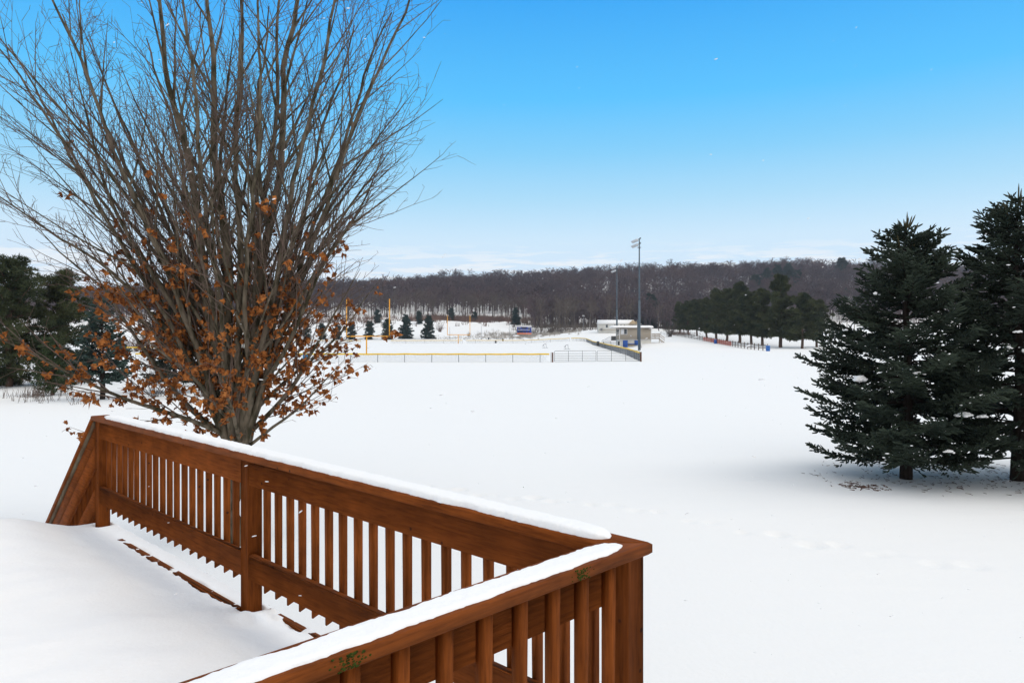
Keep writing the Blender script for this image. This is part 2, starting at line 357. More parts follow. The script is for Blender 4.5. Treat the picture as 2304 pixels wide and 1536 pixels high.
# floor boards, rim joists, support posts
fb = MB(); y = -.206
while y < 3.5:
    fb.cbox(-.206, LEN + .02, y, y + .137, ZD - .038, ZD, .003); y += .143
part('deck_boards', fb, M['wood_x'])
part('rim_joist', MB().cbox(-.15, LEN, -.150, -.112, ZD - .26, ZD - .041), M['wood_x'])
part('rim_joist', MB().cbox(-.150, -.112, -.110, 3.5, ZD - .26, ZD - .041), M['wood_y'])
part('rim_joist', MB().cbox(LEN - .04, LEN - .002, -.110, 3.5, ZD - .26, ZD - .041), M['wood_y'])
for x, yy in ((-.10, -.10), (2.6, -.10), (LEN - .14, -.10), (-.10, 3.3), (LEN - .14, 3.3), (2.6, 3.3)):
    part('support_post', MB().cbox(x, x + .09, yy, yy + .09, -.2, ZD - .045), M['wood_z'])
part('kick_board', MB().cbox(2.60, 4.62, -.040, .004, ZD + .001, ZD + .052, .004), M['wood_x'])
part('kick_board', MB().cbox(1.90, 2.47, -.150, -.108, ZD + .001, ZD + .050, .004), M['wood_x'])
# railing posts
P0, P1 = -.112, -.023
def rpost(x0, y0, top=ZC - .041):
    part('railing_post', MB().cbox(x0, x0 + .089, y0, y0 + .089, ZD - .20, top, .004), M['wood_z'])
rpost(P0, P0); rpost(2.50, P0); rpost(LEN - .125, P0); rpost(P0, 2.6)
# cap rails (mitred at the corner)
def prism(poly, z0, z1, c=.006):
    mb = MB(); n = len(poly); a = np.array(poly, float); ce = a.mean(0)
    def ins(d):
        o = []
        for i in range(n):
            p, q, r_ = a[i - 1], a[i], a[(i + 1) % n]
            e1 = (q - p) / np.linalg.norm(q - p); e2 = (r_ - q) / np.linalg.norm(r_ - q)
            n1 = np.array([-e1[1], e1[0]]); n2 = np.array([-e2[1], e2[0]]); b = n1 + n2; b = b / (1 + n1 @ n2)
            o.append(q + b * d)
        return np.array(o)
    if np.cross(a[1] - a[0], a[2] - a[1]) < 0: a = a[::-1]
    rings = [(ins(c), z0), (a, z0 + c), (a, z1 - c), (ins(c), z1)]
    V = np.concatenate([np.c_[p, np.full(n, z)] for p, z in rings])
    q = [(k * n + i, k * n + (i + 1) % n, (k + 1) * n + (i + 1) % n, (k + 1) * n + i) for k in range(3) for i in range(n)]
    mb.add(V, q); mb.n -= len(V)
    mb.f.setdefault(n, []).append(np.array([list(range(n))[::-1], [3 * n + i for i in range(n)]]) + mb.n); mb.n += len(V)
    return mb
part('cap_rail', prism([(.0005, 0), (LEN, 0), (LEN, -.132), (-.1315, -.132)], ZC - .038, ZC), M['wood_x'])
part('cap_rail', prism([(0, .0008), (0, YB), (-.132, YB), (-.132, -.1312)], ZC - .038, ZC), M['wood_y'])
# rails between the posts
def rails(axis_, a0, a1):
    for z1 in (ZC - .040, ZC - .574):
        mb = MB()
        if axis_ == 'x': mb.cbox(a0, a1, -.066, -.028, z1 - .140, z1, .004)
        else: mb.cbox(-.066, -.028, a0, a1, z1 - .140, z1, .004)
        part('top_rail' if z1 > ZC - .1 else 'bottom_rail', mb, M['wood_x' if axis_ == 'x' else 'wood_y'])
rails('x', -.021, 2.498); rails('x', 2.591, LEN - .127)
rails('y', -.021, 2.598); rails('y', 2.691, YB - .02)
# balusters: one mesh for each side, pointed at the foot
def bal_mesh(outward):
    b = .032; zt, zb = ZC - .042, ZC - .776
    mb = MB()
    # profile bevelled towards the foot
    if outward == 'y':
        v = [(-b/2, 0, zt), (b/2, 0, zt), (b/2, b, zt), (-b/2, b, zt), (-b/2, 0, zb + .018), (b/2, 0, zb + .018), (b/2 - .009, b, zb), (-b/2 + .009, b, zb)]
    else:
        v = [(0, -b/2, zt), (b, -b/2, zt), (b, b/2, zt), (0, b/2, zt), (0, -b/2 + .009, zb), (b, -b/2, zb + .018), (b, b/2, zb + .018), (0, b/2 - .009, zb)]
    mb.add(v, [(0, 1, 2, 3), (7, 6, 5, 4), (1, 0, 4, 5), (2, 1, 5, 6), (3, 2, 6, 7), (0, 3, 7, 4)])
    return mb.mesh('baluster', M['wood_z'])
bm_a, bm_b = bal_mesh('y'), bal_mesh('x')
rb = random.Random(5)
def baluster(me, x, yv, r=0):
    o = link('baluster', me, deck); o.location = (x, yv, 0); o.rotation_euler = (0, 0, r)
x = .075
while x < LEN - .15:
    if not (2.47 < x < 2.62): baluster(bm_a, x + rb.uniform(-.003, .003), -.0985)
    x += .1285
yv = .0
while yv < YB - .1:
    if not (2.57 < yv < 2.72): baluster(bm_b, -.0985, yv + .037 + rb.uniform(-.003, .003))
    yv += .136
# stair rail going down beyond the left corner, with stringers and treads
SL = .80
def sloped(x0, x1, y0, y1, z_at0, th):
    zt0 = z_at0; zt1 = z_at0 - SL * (x1 - x0)
    v = [(x0, y0, zt0 - th), (x0, y1, zt0 - th), (x1, y1, zt1 - th), (x1, y0, zt1 - th), (x0, y0, zt0), (x0, y1, zt0), (x1, y1, zt1), (x1, y0, zt1)]
    mb = MB(); mb.add(v, [(0, 1, 2, 3), (7, 6, 5, 4), (0, 4, 5, 1), (1, 5, 6, 2), (2, 6, 7, 3), (3, 7, 4, 0)]); return mb
RUN = 1.95
part('stair_cap_rail', sloped(LEN + .002, LEN + RUN, -.118, -.006, ZC - .002, .045), M['wood_x'])
part('stair_rail_batten', sloped(LEN + .002, LEN + RUN - .02, -.050, -.018, ZC - .050, .055), M['grey_wood'])
part('stair_top_rail', sloped(LEN + .002, LEN + RUN - .02, -.062, -.028, ZC - .108, .14), M['wood_x'])
part('stair_rail_board', sloped(LEN + .002, LEN + RUN - .02, -.060, -.030, ZC - .255, .15), M['wood_x'])
part('stair_rail_board', sloped(LEN + .002, LEN + RUN - .02, -.060, -.030, ZC - .62, .17), M['wood_x'])
i = 0; x = LEN + .06
while x < LEN + RUN - .1:
    z = ZC - .06 - SL * (x - LEN)
    part('baluster', MB().cbox(x - .016, x + .016, -.096, -.063, z - .86, z, .002), M['wood_z']); x += .1285
part('stair_post', MB().cbox(LEN + RUN - .01, LEN + RUN + .079, P0, P1, -.1, ZC - SL * RUN - .02, .004), M['wood_z'])
part('stair_stringer', sloped(LEN + .022, LEN + RUN, .02, .058, ZD - .06, .26), M['wood_x'])
part('stair_stringer', sloped(LEN + .022, LEN + RUN, 1.16, 1.20, ZD - .06, .26), M['wood_x'])
for k in range(7):
    part('stair_tread', MB().cbox(LEN + .03 + k * .27, LEN + .30 + k * .27, .0, 1.22, ZD - .20 - k * .205, ZD - .165 - k * .205), M['wood_y'])
# moss on the near cap rail
def moss(yc, ln, seed):
    r = rng(seed); mb = MB(); n = 70
    y_ = yc + r.normal(0, ln / 2.4, n); z_ = ZC - r.uniform(.002, .034, n); x_ = np.full(n, -.1315)
    for a, b_, c in zip(x_, y_, z_):
        s_ = r.uniform(.0015, .0035); vv, ff = ico(1); mb.add(vv * (s_ * .7, s_ * 1.5, s_) + (a, b_, c), ff)
    mb.obj('moss', M['moss'], deck)
moss(.235, .05, 1); moss(1.02, .05, 2)

# ---- snow lying on the deck and on the rails
def grid_obj(name, X, Y, Z, m, parent=None):
    mb = MB(); ny_, nx_ = X.shape
    k = (np.arange(ny_ - 1)[:, None] * nx_ + np.arange(nx_ - 1)[None]).ravel()
    mb.add(np.stack([X, Y, Z], -1).reshape(-1, 3), np.stack([k, k + 1, k + 1 + nx_, k + nx_], -1))
    return mb.obj(name, m, parent, smooth=True)
def fn(X, Y, s, seed=0.):
    return np.array([mnoise.fractal(Vector((a * s + seed, b * s, seed)), 1.0, 2.0, 4) for a, b in zip(X.ravel(), Y.ravel())]).reshape(X.shape)
dx_ = np.arange(-.175, LEN + .06, .03); dy_ = np.concatenate([np.arange(-.178, .30, .011), np.arange(.30, 3.5, .05)])
DX, DY = np.meshgrid(dx_, dy_)
nA = fn(DX, DY, 1.1, 3.); nB = fn(DX, DY, 7., 9.)
sm = lambda a, b, v: (lambda t: t * t * (3 - 2 * t))(np.clip((v - a) / (b - a), 0, 1))
Th = .052 + .075 * sm(.02, .75, DY) + .03 * nA * sm(0, .5, DY) + .006 * nB
Th += .085 * sm(3.9, 5.2, DX) * sm(.10, .65, DY)
# bare strip of board under the rail, narrow and ragged
yc_ = -.014 + .016 * fn(DX, DY * 0, 3., 1.)
wdt = .026 + .016 * np.clip(fn(DX, DY * 0, 4.5, 6.) + .3, 0, 1)
strip = np.exp(-((DY - yc_) / wdt) ** 4) * np.clip(sm(2.58, 2.72, DX) * (1 - sm(4.25, 4.5, DX)) + .0, 0, 1)
Th = np.where(strip > 0, Th * (1 - strip) + strip * (.046 + .036 * fn(DX, DY, 4., 2.) + .02 * fn(DX, DY, 14., 2.) - .012 * np.exp(-((DX - 3.1) / .3) ** 2)), Th)
Th += .045 * np.exp(-((DX - 2.40) / .10) ** 2 - ((DY - .03) / .05) ** 2)
strip2 = np.exp(-((DY + .115) / .03) ** 4) * (sm(1.98, 2.08, DX) * (1 - sm(2.38, 2.44, DX))); Th = Th * (1 - strip2) + strip2 * (.044 + .050 * fn(DX, DY, 6., 5.) + .02 * fn(DX, DY, 16., 5.))
for (px0, py0) in ((P0, P0), (2.50, P0), (LEN - .125, P0)):   # snow held off the foot of each post
    dpx = np.maximum(np.maximum(px0 - DX, DX - px0 - .089), 0); dpy = np.maximum(np.maximum(py0 - DY, DY - py0 - .089), 0)
    Th -= .05 * np.exp(-((dpx ** 2 + dpy ** 2) / .014 ** 2))
edge = np.minimum.reduce([DX + .178, LEN + .05 - DX, DY + .176 + .006 * nB])
Th = np.where(edge < .03, Th * np.sqrt(np.clip(edge / .03, 0, 1)) , Th)
Th = np.where(edge < .004, -.012, Th)
dsn = thing('deck_snow', 'soft snow lying on the deck floor inside the railing', 'snow', (CX, CY, 0), ANG); dsn['kind'] = 'stuff'
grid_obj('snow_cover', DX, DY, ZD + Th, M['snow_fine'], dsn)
# stair snow
SX, SY = np.meshgrid(np.arange(LEN + .045, LEN + RUN, .03), np.arange(.0, 1.24, .04))
stp = np.floor((SX - LEN - .03) / .27); fr = (SX - LEN - .03) / .27 - stp
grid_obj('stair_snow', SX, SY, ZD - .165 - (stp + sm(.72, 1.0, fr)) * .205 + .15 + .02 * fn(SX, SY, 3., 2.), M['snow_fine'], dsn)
def cap_snow(name, along, a0, a1, c0, c1, h, label, seed, taper0=.07, taper1=.07):
    n = int((a1 - a0) / .012); t = np.linspace(0, 1, n); s_ = a0 + (a1 - a0) * t
    e0 = c0 + .004 * np.array([mnoise.noise(Vector((q * 55, seed, 3))) for q in s_]) + .008 * np.array([mnoise.fractal(Vector((q * 9, seed, 0)), 1, 2, 4) for q in s_])
    e1 = c1 + .005 * np.array([mnoise.noise(Vector((q * 60, seed, 7))) for q in s_]) + .012 * np.array([mnoise.fractal(Vector((q * 7, seed + 5, 0)), 1, 2, 4) for q in s_])
    da = np.minimum((s_ - a0) / taper0, (a1 - s_) / taper1); shp = np.sqrt(np.clip(1 - (1 - np.clip(da, 0, 1)) ** 2, 0, 1))
    mid = (e0 + e1) / 2; hw = (e1 - e0) / 2 * shp; hh = h * shp * (1 + .12 * np.array([mnoise.fractal(Vector((q * 3.3, seed + 9, 0)), 1, 2, 3) for q in s_]))
    ph = np.linspace(-1, 1, 15); A = np.repeat(s_[:, None], 15, 1)
    Cc = mid[:, None] + hw[:, None] * np.sign(ph) * np.abs(ph) ** .8 * 1.0
    Z = ZC - .002 + hh[:, None] * (1 - np.abs(ph) ** 4.5) ** .5 * (1 + .08 * fn(A, Cc, 14, seed + 2.))
    Z += .0022 * fn(A, Cc, 45, seed)
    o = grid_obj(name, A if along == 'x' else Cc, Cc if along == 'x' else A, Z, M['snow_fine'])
    o.location = (CX, CY, 0); o.rotation_euler = (0, 0, ANG)
    tag(o, label, 'snow', 'snow on the railing caps', 'stuff')
cap_snow('rail_snow', 'x', -.005, LEN - .16, -.126, -.016, .026, 'long ridge of snow on the far railing cap', 1, .10, .3)
cap_snow('rail_snow', 'y', -.045, YB, -.112, -.022, .012, 'ridge of snow on the near diagonal railing cap', 2, .14, .05)

# ------------------------------------------------------------------ maple
def grow(R, pos, d, length, r0, level, outl, env, up, wob, step=.22, r1=.003):
    pts = [pos]; n = max(2, int(length / step)); st = length / n; p = pos.copy(); d = d / np.linalg.norm(d)
    for i in range(n):
        d = d + np.array([R.gauss(0, wob), R.gauss(0, wob), R.gauss(0, wob) + up * st]); d = d / np.linalg.norm(d)
        p = p + d * st; pts.append(p)
        if i > 1 and not env(p): break
    P = np.array(pts); t = np.linspace(0, 1, len(P)); rad = r1 + (r0 - r1) * (1 - t) ** .9
    outl.append((level, P, rad)); return P, rad
def maple():
    R = random.Random(11); br = []
    def env(p):
        x = p[0] / (3.45 if p[0] > 0 else 5.0); y_ = p[1] / 3.2; z = (p[2] - 6.2) / 4.9
        return x * x + y_ * y_ + z * z < 1 and p[2] > 1.2
    def child_dir(t, ang, az):
        t = t / np.linalg.norm(t); a = np.cross(t, [0.01, 1, .02]); a /= np.linalg.norm(a); b = np.cross(t, a)
        return t * math.cos(ang) + (a * math.cos(az) + b * math.sin(az)) * math.sin(ang)
    # stems: lateral offset at z=8.4 (x, depth), base radius
    stems = [(-4.3, .5, .045), (-3.9, -.6, .05), (-3.2, .7, .055), (-2.5, -.9, .06), (-1.85, .9, .065), (-1.15, -.2, .095), (-.62, .35, .105), (-.25, -1.5, .055), (-.05, 1.3, .06), (.15, -.4, .07),
             (.45, .6, .07), (.92, -.1, .10), (1.5, 1.0, .055), (1.75, -.8, .065), (2.3, .25, .06), (2.75, -.5, .05), (-1.3, 1.9, .045), (1.0, -1.8, .045)]
    S = []
    for k, (tx, ty, r0) in enumerate(stems):
        top = R.uniform(9.4, 10.8) - .42 * (abs(tx) + abs(ty)); pts = []; zz = np.linspace(-.15, top, 34)
        for z in zz:
            q = max(z - 1.35, 0) / 7.05; bx = .085 * tx / (abs(tx) + .7); by = .085 * ty / (abs(ty) + .5)
            lat = q ** (1.0 + .14 * min(abs(tx), 3) / 3)
            pts.append([bx + tx * lat * .97 + .05 * math.sin(z * 1.9 + k * 2) * q ** .5, by + ty * lat * .97 + .05 * math.sin(z * 1.6 + k), z])
        P = np.array(pts); P[1:, :2] += np.array([[R.gauss(0, .012), R.gauss(0, .012)] for _ in P[1:]])
        t = np.clip(zz / top, 0, 1); rad = .010 + (r0 - .010) * (1 - t) ** .85
        rad = rad + .010 / (1 + np.exp((zz - 1.7) / .22)); rad = rad * (1 + .35 * np.exp(-np.clip(zz, 0, 9) / .45)) + .012 * np.exp(-np.clip(zz, 0, 9))
        S.append((0, P, rad)); br.append((0, P, rad))
    # long low limbs, mostly to the left and right
    low = [(-.25, 2.9, -1, -.2, .62, 5.6, .05), (-.3, 3.3, -1, .35, .52, 5.6, .045), (-.2, 2.6, -1, .15, .74, 5.4, .045), (-.35, 4.0, -1, -.4, .5, 5.0, .04), (-.3, 3.6, -1, .0, .44, 5.6, .045), (-.2, 2.5, -1, -.1, .92, 5.4, .042), (-.25, 2.2, -1, .2, 1.0, 5.2, .040), (.3, 3.4, 1, -.3, .5, 4.6, .04), (.35, 3.9, 1, .12, .62, 4.4, .038), (.3, 3.1, 1, -.15, .76, 4.4, .038), (.35, 4.6, 1, .2, .50, 4.4, .034), (-.15, 1.9, -1, .10, 1.02, 4.6, .050), (-.2, 2.3, -1, -.15, .95, 4.8, .050), (-.25, 2.7, -1, .3, .86, 4.8, .045), (-.3, 3.1, -1, -.35, .80, 4.6, .042),
           (-.2, 2.0, -1, -.5, 1.12, 4.2, .042), (-.3, 3.6, -1, .1, .72, 4.8, .045), (-.3, 2.5, -1, .6, 1.05, 4.2, .035), (-.35, 4.2, -1, -.1, .66, 4.4, .04), (-.4, 3.4, -1, .5, .9, 4.2, .035),
           (.2, 2.0, 1, .1, .80, 3.2, .042), (.25, 2.5, 1, -.3, .66, 3.8, .045), (.3, 3.0, 1, .25, .60, 4.2, .045), (.2, 1.8, 1, -.2, .98, 2.3, .028), (.3, 3.7, 1, 0, .62, 3.8, .04), (.25, 2.3, 1, .5, .75, 3.2, .035),
           (.1, 1.9, .3, -1, .9, 2.6, .035), (-.1, 2.2, -.4, -1, .85, 2.8, .035), (0, 2.2, .2, 1, .85, 2.8, .035)]
    low = [q for i_, q in enumerate(low) if i_ not in (6, 9, 10, 12, 14)]
    low = [(a_ * .8, *rest) for a_, *rest in low]
    L1 = []
    for x0, z0, dx, dy, an, ln, r0 in low:
        d = np.array([dx, dy, 0.]); d /= np.linalg.norm(d); d = d * math.sin(an) + np.array([0, 0, math.cos(an)])
        P, rad = grow(R, np.array([x0 * z0 / 3, dy * .08, z0 - .3]), d, ln, r0, 1, br, env, .05, .05, .2); L1.append((P, rad))
    for _, P, rad in S:
        i = 8; n = len(P)
        while i < n - 1:
            if P[i][2] > 2.0:
                t = P[i] - P[i - 1]; fr_ = i / n
                d = child_dir(t, R.uniform(.32, .68), R.uniform(0, 6.28))
                if d[2] < .25: d[2] = .3
                ln = (1.0 - fr_) * R.uniform(2.3, 4.0) + .7
                Q, q = grow(R, P[i], d, ln, min(rad[i] * .55, .034), 1, br, env, .07, .024, .2); L1.append((Q, q))
            i += (1 if R.random() < .35 else 2) if P[min(i, n - 1)][2] > 4 else (2 if R.random() < .6 else 3)
    L2 = []
    for P, rad in L1:
        for i in range(2, len(P) - 1):
            for rep in range(1 if R.random() < .8 else 2):
                if R.random() < .38: continue
                t = P[i] - P[i - 1]; d = child_dir(t, R.uniform(.35, .75), R.uniform(0, 6.28)); d[2] += .12
                rem = (len(P) - i) * .2
                Q, q = grow(R, P[i], d, min(.35 + rem * R.uniform(.25, .55), 1.7), min(rad[i] * .55, .012), 2, br, env, .10, .042, .14, .0024); L2.append((Q, q))
    L3 = []
    for P, rad in L2 + L1:
        for i in range(1, len(P)):
            if R.random() < .55:
                t = P[i] - P[i - 1]; d = child_dir(t, R.uniform(.5, 1.0), R.uniform(0, 6.28)); d[2] += .1
                Q, q = grow(R, P[i], d, R.uniform(.12, .42), .0042, 3, br, env, .3, .12, .10, .0021); L3.append((Q, q))
    for P, rad in L3:
        if R.random() < .8:
            i = R.randrange(1, len(P)); t = P[i] - P[i - 1]; d = child_dir(t, R.uniform(.6, 1.1), R.uniform(0, 6.28))
            grow(R, P[i], d, R.uniform(.05, .13), .0034, 4, br, env, .3, .1, .06, .0024)
    def build(lev, k):
        mb = MB(); by = {}
        for l_, P, r_ in br:
            if l_ in lev: by.setdefault(len(P), []).append((P, r_))
        for n_, lst in by.items(): mb.tubes(np.array([a for a, _ in lst]), np.array([b for _, b in lst]), k, cap=False)
        return mb
    base = thing('maple_tree', 'tall many-stemmed maple behind the railing, bare above, rust-brown leaves clinging below', 'tree', (-4.27, 11.4, HZ(-4.27, 11.4)))
    build((0,), 12).obj('trunk', M['bark'], base, smooth=True)
    build((1,), 6).obj('branches', M['bark'], base, smooth=True)['kind'] = 'stuff'
    build((2, 3, 4), 3).obj('twigs', M['twig'], base)['kind'] = 'stuff'
    # leaves
    rr = rng(21)
    sites = []
    for P, r_ in L2 + L3 + L1:
        for i in range(1, len(P)):
            x, y_, z = P[i]
            hd = (x / (2.8 if x < 0 else 1.65)) ** 2 + (y_ / 2.6) ** 2
            pr = .9 * math.exp(-max(z - 2.7, 0) ** 1.5 / 0.95) * math.exp(-hd * .9)
            if z < 1.7: pr *= .1
            if rr.random() < pr: sites.append(P[i])
    sites = np.array(sites); rr.shuffle(sites); sites = sites[:1200]
    cl_ = np.repeat(sites, rr.integers(1, 6, len(sites)), axis=0)
    cl_ = cl_ + rr.normal(0, .040, cl_.shape); n = len(cl_)
    # maple leaf outline, five lobes
    ol = np.array([(0, 0), (.16, .05), (.40, -.02), (.38, .20), (.54, .42), (.38, .50), (.38, .66), (.22, .68), (0, .94), (-.22, .68), (-.38, .66), (-.38, .50), (-.54, .42), (-.38, .20), (-.40, -.02), (-.16, .05)])
    m_ = len(ol); V0 = np.zeros((n, m_ + 1, 3)); V0[:, :m_, 0] = ol[:, 0]; V0[:, :m_, 1] = ol[:, 1]; V0[:, m_, 1] = .35
    curl = rr.uniform(.6, 2.4, n)[:, None]; fold = rr.uniform(-.9, .9, n)[:, None]
    V0[:, :, 2] = -curl * V0[:, :, 0] ** 2 * 1.6 + fold * (V0[:, :, 1] - .3) ** 2 + rr.normal(0, .09, (n, m_ + 1))
    V0[:, :, 0] *= (1 - .42 * np.minimum(curl, 1.5) * np.abs(V0[:, :, 0]))
    V0 *= rr.uniform(.058, .118, n)[:, None, None]
    a = rr.uniform(0, 6.28, n); b_ = rr.normal(-1.0, .55, n); c = rr.uniform(-1.4, 1.4, n)   # leaves hang down
    def rot(ax, an):
        Rm = np.zeros((n, 3, 3)); co, si = np.cos(an), np.sin(an); i, j = [(1, 2), (2, 0), (0, 1)][ax]
        Rm[:, ax, ax] = 1; Rm[:, i, i] = co; Rm[:, j, j] = co; Rm[:, i, j] = -si; Rm[:, j, i] = si; return Rm
    Rm = rot(2, a) @ rot(0, b_) @ rot(1, c)
    V = np.einsum('nij,nkj->nki', Rm, V0) + cl_[:, None]
    k = np.arange(m_); tri = np.stack([np.full(m_, m_), k, (k + 1) % m_], -1)
    mb = MB(); mb.add(V.reshape(-1, 3), (np.arange(n)[:, None, None] * (m_ + 1) + tri[None]).reshape(-1, 3))
    mb.obj('leaves', M['leaf'], base)['kind'] = 'stuff'
    # snow caught in the crotch
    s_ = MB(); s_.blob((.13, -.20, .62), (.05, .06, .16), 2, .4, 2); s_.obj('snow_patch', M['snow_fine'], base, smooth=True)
maple()

# ------------------------------------------------------------------ conifers
def spindles(mb, P, D, Ln, Rd, k=4):
    """needle-clad twigs: P start (n,3), D unit dir, length, radius"""
    n = len(P); D = D / (np.linalg.norm(D, axis=1, keepdims=True) + 1e-9)
    pts = np.stack([P, P + D * (Ln * .25)[:, None], P + D * (Ln * .75)[:, None], P + D * Ln[:, None]], 1)
    rad = np.stack([Rd * .55, Rd, Rd * .85, Rd * .12], 1)
    mb.tubes(pts, rad, k)
def spruce_mesh(seed, Ht, R0, zlow=.35, dens=1.0, tw=.017, expo=.5, gap=None, needles=True, droop=.0):
    r = rng(seed); wood = MB(); lf = MB()
    tz = np.linspace(-.2, Ht * .97, 14); wood.tube(np.c_[.03 * np.sin(tz), .03 * np.cos(tz * 1.3), tz], .012 + .13 * (Ht / 5.9) * (1 - tz / Ht).clip(0) ** .9, 10)
    tip = MB()
    SP, SD, SLn = [], [], []        # twig starts
    bp, brd = [], []
    z = zlow; q = 0
    while z < Ht - .30:
        f = z / Ht; nb = 7 if f < .8 else 6
        for b in range(nb):
            if gap and gap(z, r): continue
            az = r.uniform(0, 6.28) if r.random() < .4 else b / nb * 6.28 + q * 1.1 + r.normal(0, .15)
            Lb = R0 * (1 - f) ** expo * r.uniform(.74, 1.08)
            if f > .88: Lb *= .22 + .78 * (1 - f) / .12
            if r.random() < .06: Lb *= 1.15
            el_ = (-.16 + .22 * max(0, .16 - f) / .16 - droop + .82 * f ** 1.1 + r.normal(0, .07)); Lb *= 1 - .22 * max(0, .25 - f) / .25
            n = 9; s = np.linspace(0, 1, n)
            hor = Lb * s * math.cos(el_); ver = Lb * (s * math.sin(el_) + .16 * s ** 3 * (1 - f) - .05 * np.sin(s * 3.14)) + r.normal(0, .01, n).cumsum()
            bend = r.normal(0, .08) * s * s
            P = np.stack([hor * np.cos(az + bend), hor * np.sin(az + bend), z + r.uniform(-.06, .06) + ver], 1)
            bp.append(P); brd.append((.004 + .018 * (Lb / 2.3) * (1 - s)))
            SP.append(P[-2]); SD.append(P[-1] - P[-2]); SLn.append(Lb * .12 + .08)
            # side shoots in the branch plane
            ns = int(Lb / .085 * dens)
            for u in np.linspace(.22 if f < .6 else .1, .97, ns):
                i = min(int(u * (n - 1)), n - 2); w_ = u * (n - 1) - i; pp = P[i] * (1 - w_) + P[i + 1] * w_; t = P[i + 1] - P[i]; t /= np.linalg.norm(t)
                side = np.cross(t, [0, 0, 1.]); side /= np.linalg.norm(side) + 1e-9; upv = np.cross(side, t)
                for sg in (-1, 1):
                    if r.random() < .12: continue
                    l2 = (.10 + .40 * Lb * (1 - u) ** .8 * min(1, u * 2.2)) * r.uniform(.6, 1.15); l2 = min(l2, .75)
                    d2 = t * .68 + side * sg * .72 + upv * r.normal(.0, .18); d2 /= np.linalg.norm(d2)
                    m = max(2, int(l2 / .075))
                    for j in range(m):
                        a = j / m; p3 = pp + d2 * l2 * a + np.array([0, 0, -.10 * l2 * a * a])
                        if a * l2 > .02 or u > .5:
                            sg2 = 1 if j % 2 else -1
                            d3 = d2 * .75 + t * .35 * (sg2) + upv * r.normal(.03, .30) + side * r.normal(0, .12)
                            SP.append(p3); SD.append(d3); SLn.append(r.uniform(.07, .125) + .03 * (1 - a))
                    SP.append(pp + d2 * l2 * .82 + np.array([0, 0, -.07 * l2])); SD.append(d2); SLn.append(.12)
                    if r.random() < .5: SP.append(pp); SD.append(d2 + upv * .1); SLn.append(min(l2, .3))
        z += (.19 if f < .7 else .15) * r.uniform(.75, 1.2); q += 1
    wood.tubes(np.array(bp), np.array(brd), 4)
    SP = np.array(SP); SD = np.array(SD, float); SLn = np.array(SLn)
    spindles(lf, SP, SD, SLn, np.full(len(SP), tw) * r.uniform(.8, 1.15, len(SP)), 4)
    if needles:      # bristles standing off the twigs
        k = 5; D = SD / (np.linalg.norm(SD, axis=1, keepdims=True) + 1e-9)
        B = np.repeat(SP + D * (SLn * .5)[:, None], k, 0) + np.repeat(D * SLn[:, None], k, 0) * r.uniform(-.45, .45, (len(SP) * k, 1))
        rd = r.normal(0, 1, (len(B), 3)); rd = rd / np.linalg.norm(rd, axis=1, keepdims=True); dd = rd * .8 + np.repeat(D, k, 0) * .7
        wv = np.cross(dd, r.normal(0, 1, (len(B), 3))); wv = wv / np.linalg.norm(wv, axis=1, keepdims=True) * .0035
        T = np.stack([B - wv, B + wv, B + dd * (tw * 1.9)], 1); lf.add(T.reshape(-1, 3), np.arange(len(T) * 3).reshape(-1, 3))
    global OUTER; OUTER = SP
    # leader and upright shoots at the top
    SPt, SDt, Lt = [[0, 0, Ht - .22]], [[.03, 0, 1]], [.44 * Ht / 5.9]
    for _ in range(16):
        a = r.uniform(0, 6.28); zz = r.uniform(.03, .55); rad_ = .03 + zz * .62
        SPt.append([math.cos(a) * rad_, math.sin(a) * rad_, Ht - .12 - zz * 1.0]); SDt.append([math.cos(a) * .45, math.sin(a) * .45, 1]); Lt.append(r.uniform(.18, .38) * Ht / 5.9)
    spindles(tip, np.array(SPt), np.array(SDt, float), np.array(Lt), np.full(len(Lt), .018), 5)
    return wood, lf, tip
def near_spruce(loc, seed, Ht, R0, label, clumps, gap=None):  # one of the two big ones
    t = thing('spruce_tree', label, 'tree', (loc[0], loc[1], HZ(*loc)), 0, 'pair of spruces on the right')
    wd, lf, tip = spruce_mesh(seed, Ht, R0, gap=gap, expo=.60, tw=.018, zlow=.55)
    wd.obj('trunk', M['spruce_bark'], t, smooth=True)
    c = lf.obj('crown', M['spruce'], t); tip.obj('leader_shoots', M['spruce_tip'], t)['kind'] = 'stuff'
    rd = rng(seed + 5); fl = MB(); O = OUTER[(np.hypot(OUTER[:, 0], OUTER[:, 1]) > .5 * R0 * (1 - OUTER[:, 2] / Ht) ** .6) & (OUTER[:, 2] < Ht * .85)]
    for p in O[rd.integers(0, len(O), 170)]:
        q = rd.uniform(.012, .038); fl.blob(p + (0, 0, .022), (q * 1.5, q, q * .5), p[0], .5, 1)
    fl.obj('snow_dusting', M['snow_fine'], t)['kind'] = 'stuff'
    for i, (cx, cy, cz, a, b, h) in enumerate(clumps):
        s = MB(); rc = rng(i * 7 + seed)
        for j in range(16):
            an = rc.uniform(0, 6.28); q_ = rc.random() ** .6; fs = rc.uniform(.22, .5) * (1.15 - q_ * .6)
            s.blob((cx + a * q_ * math.cos(an), cy + b * q_ * math.sin(an), cz + h * .3 * (1 - q_) - h * .9 * q_ * rc.random()), (a * fs, b * fs * 1.2, h * fs * 2.0), i + j * 7.7, .7, 2)
        s.obj('snow_clump', M['snow_fine'], t, smooth=True)
S1 = (8.88, 16.4); S2 = (11.25, 16.2)
g1 = lambda z, r: (z < 2.4 and r.random() < .11)
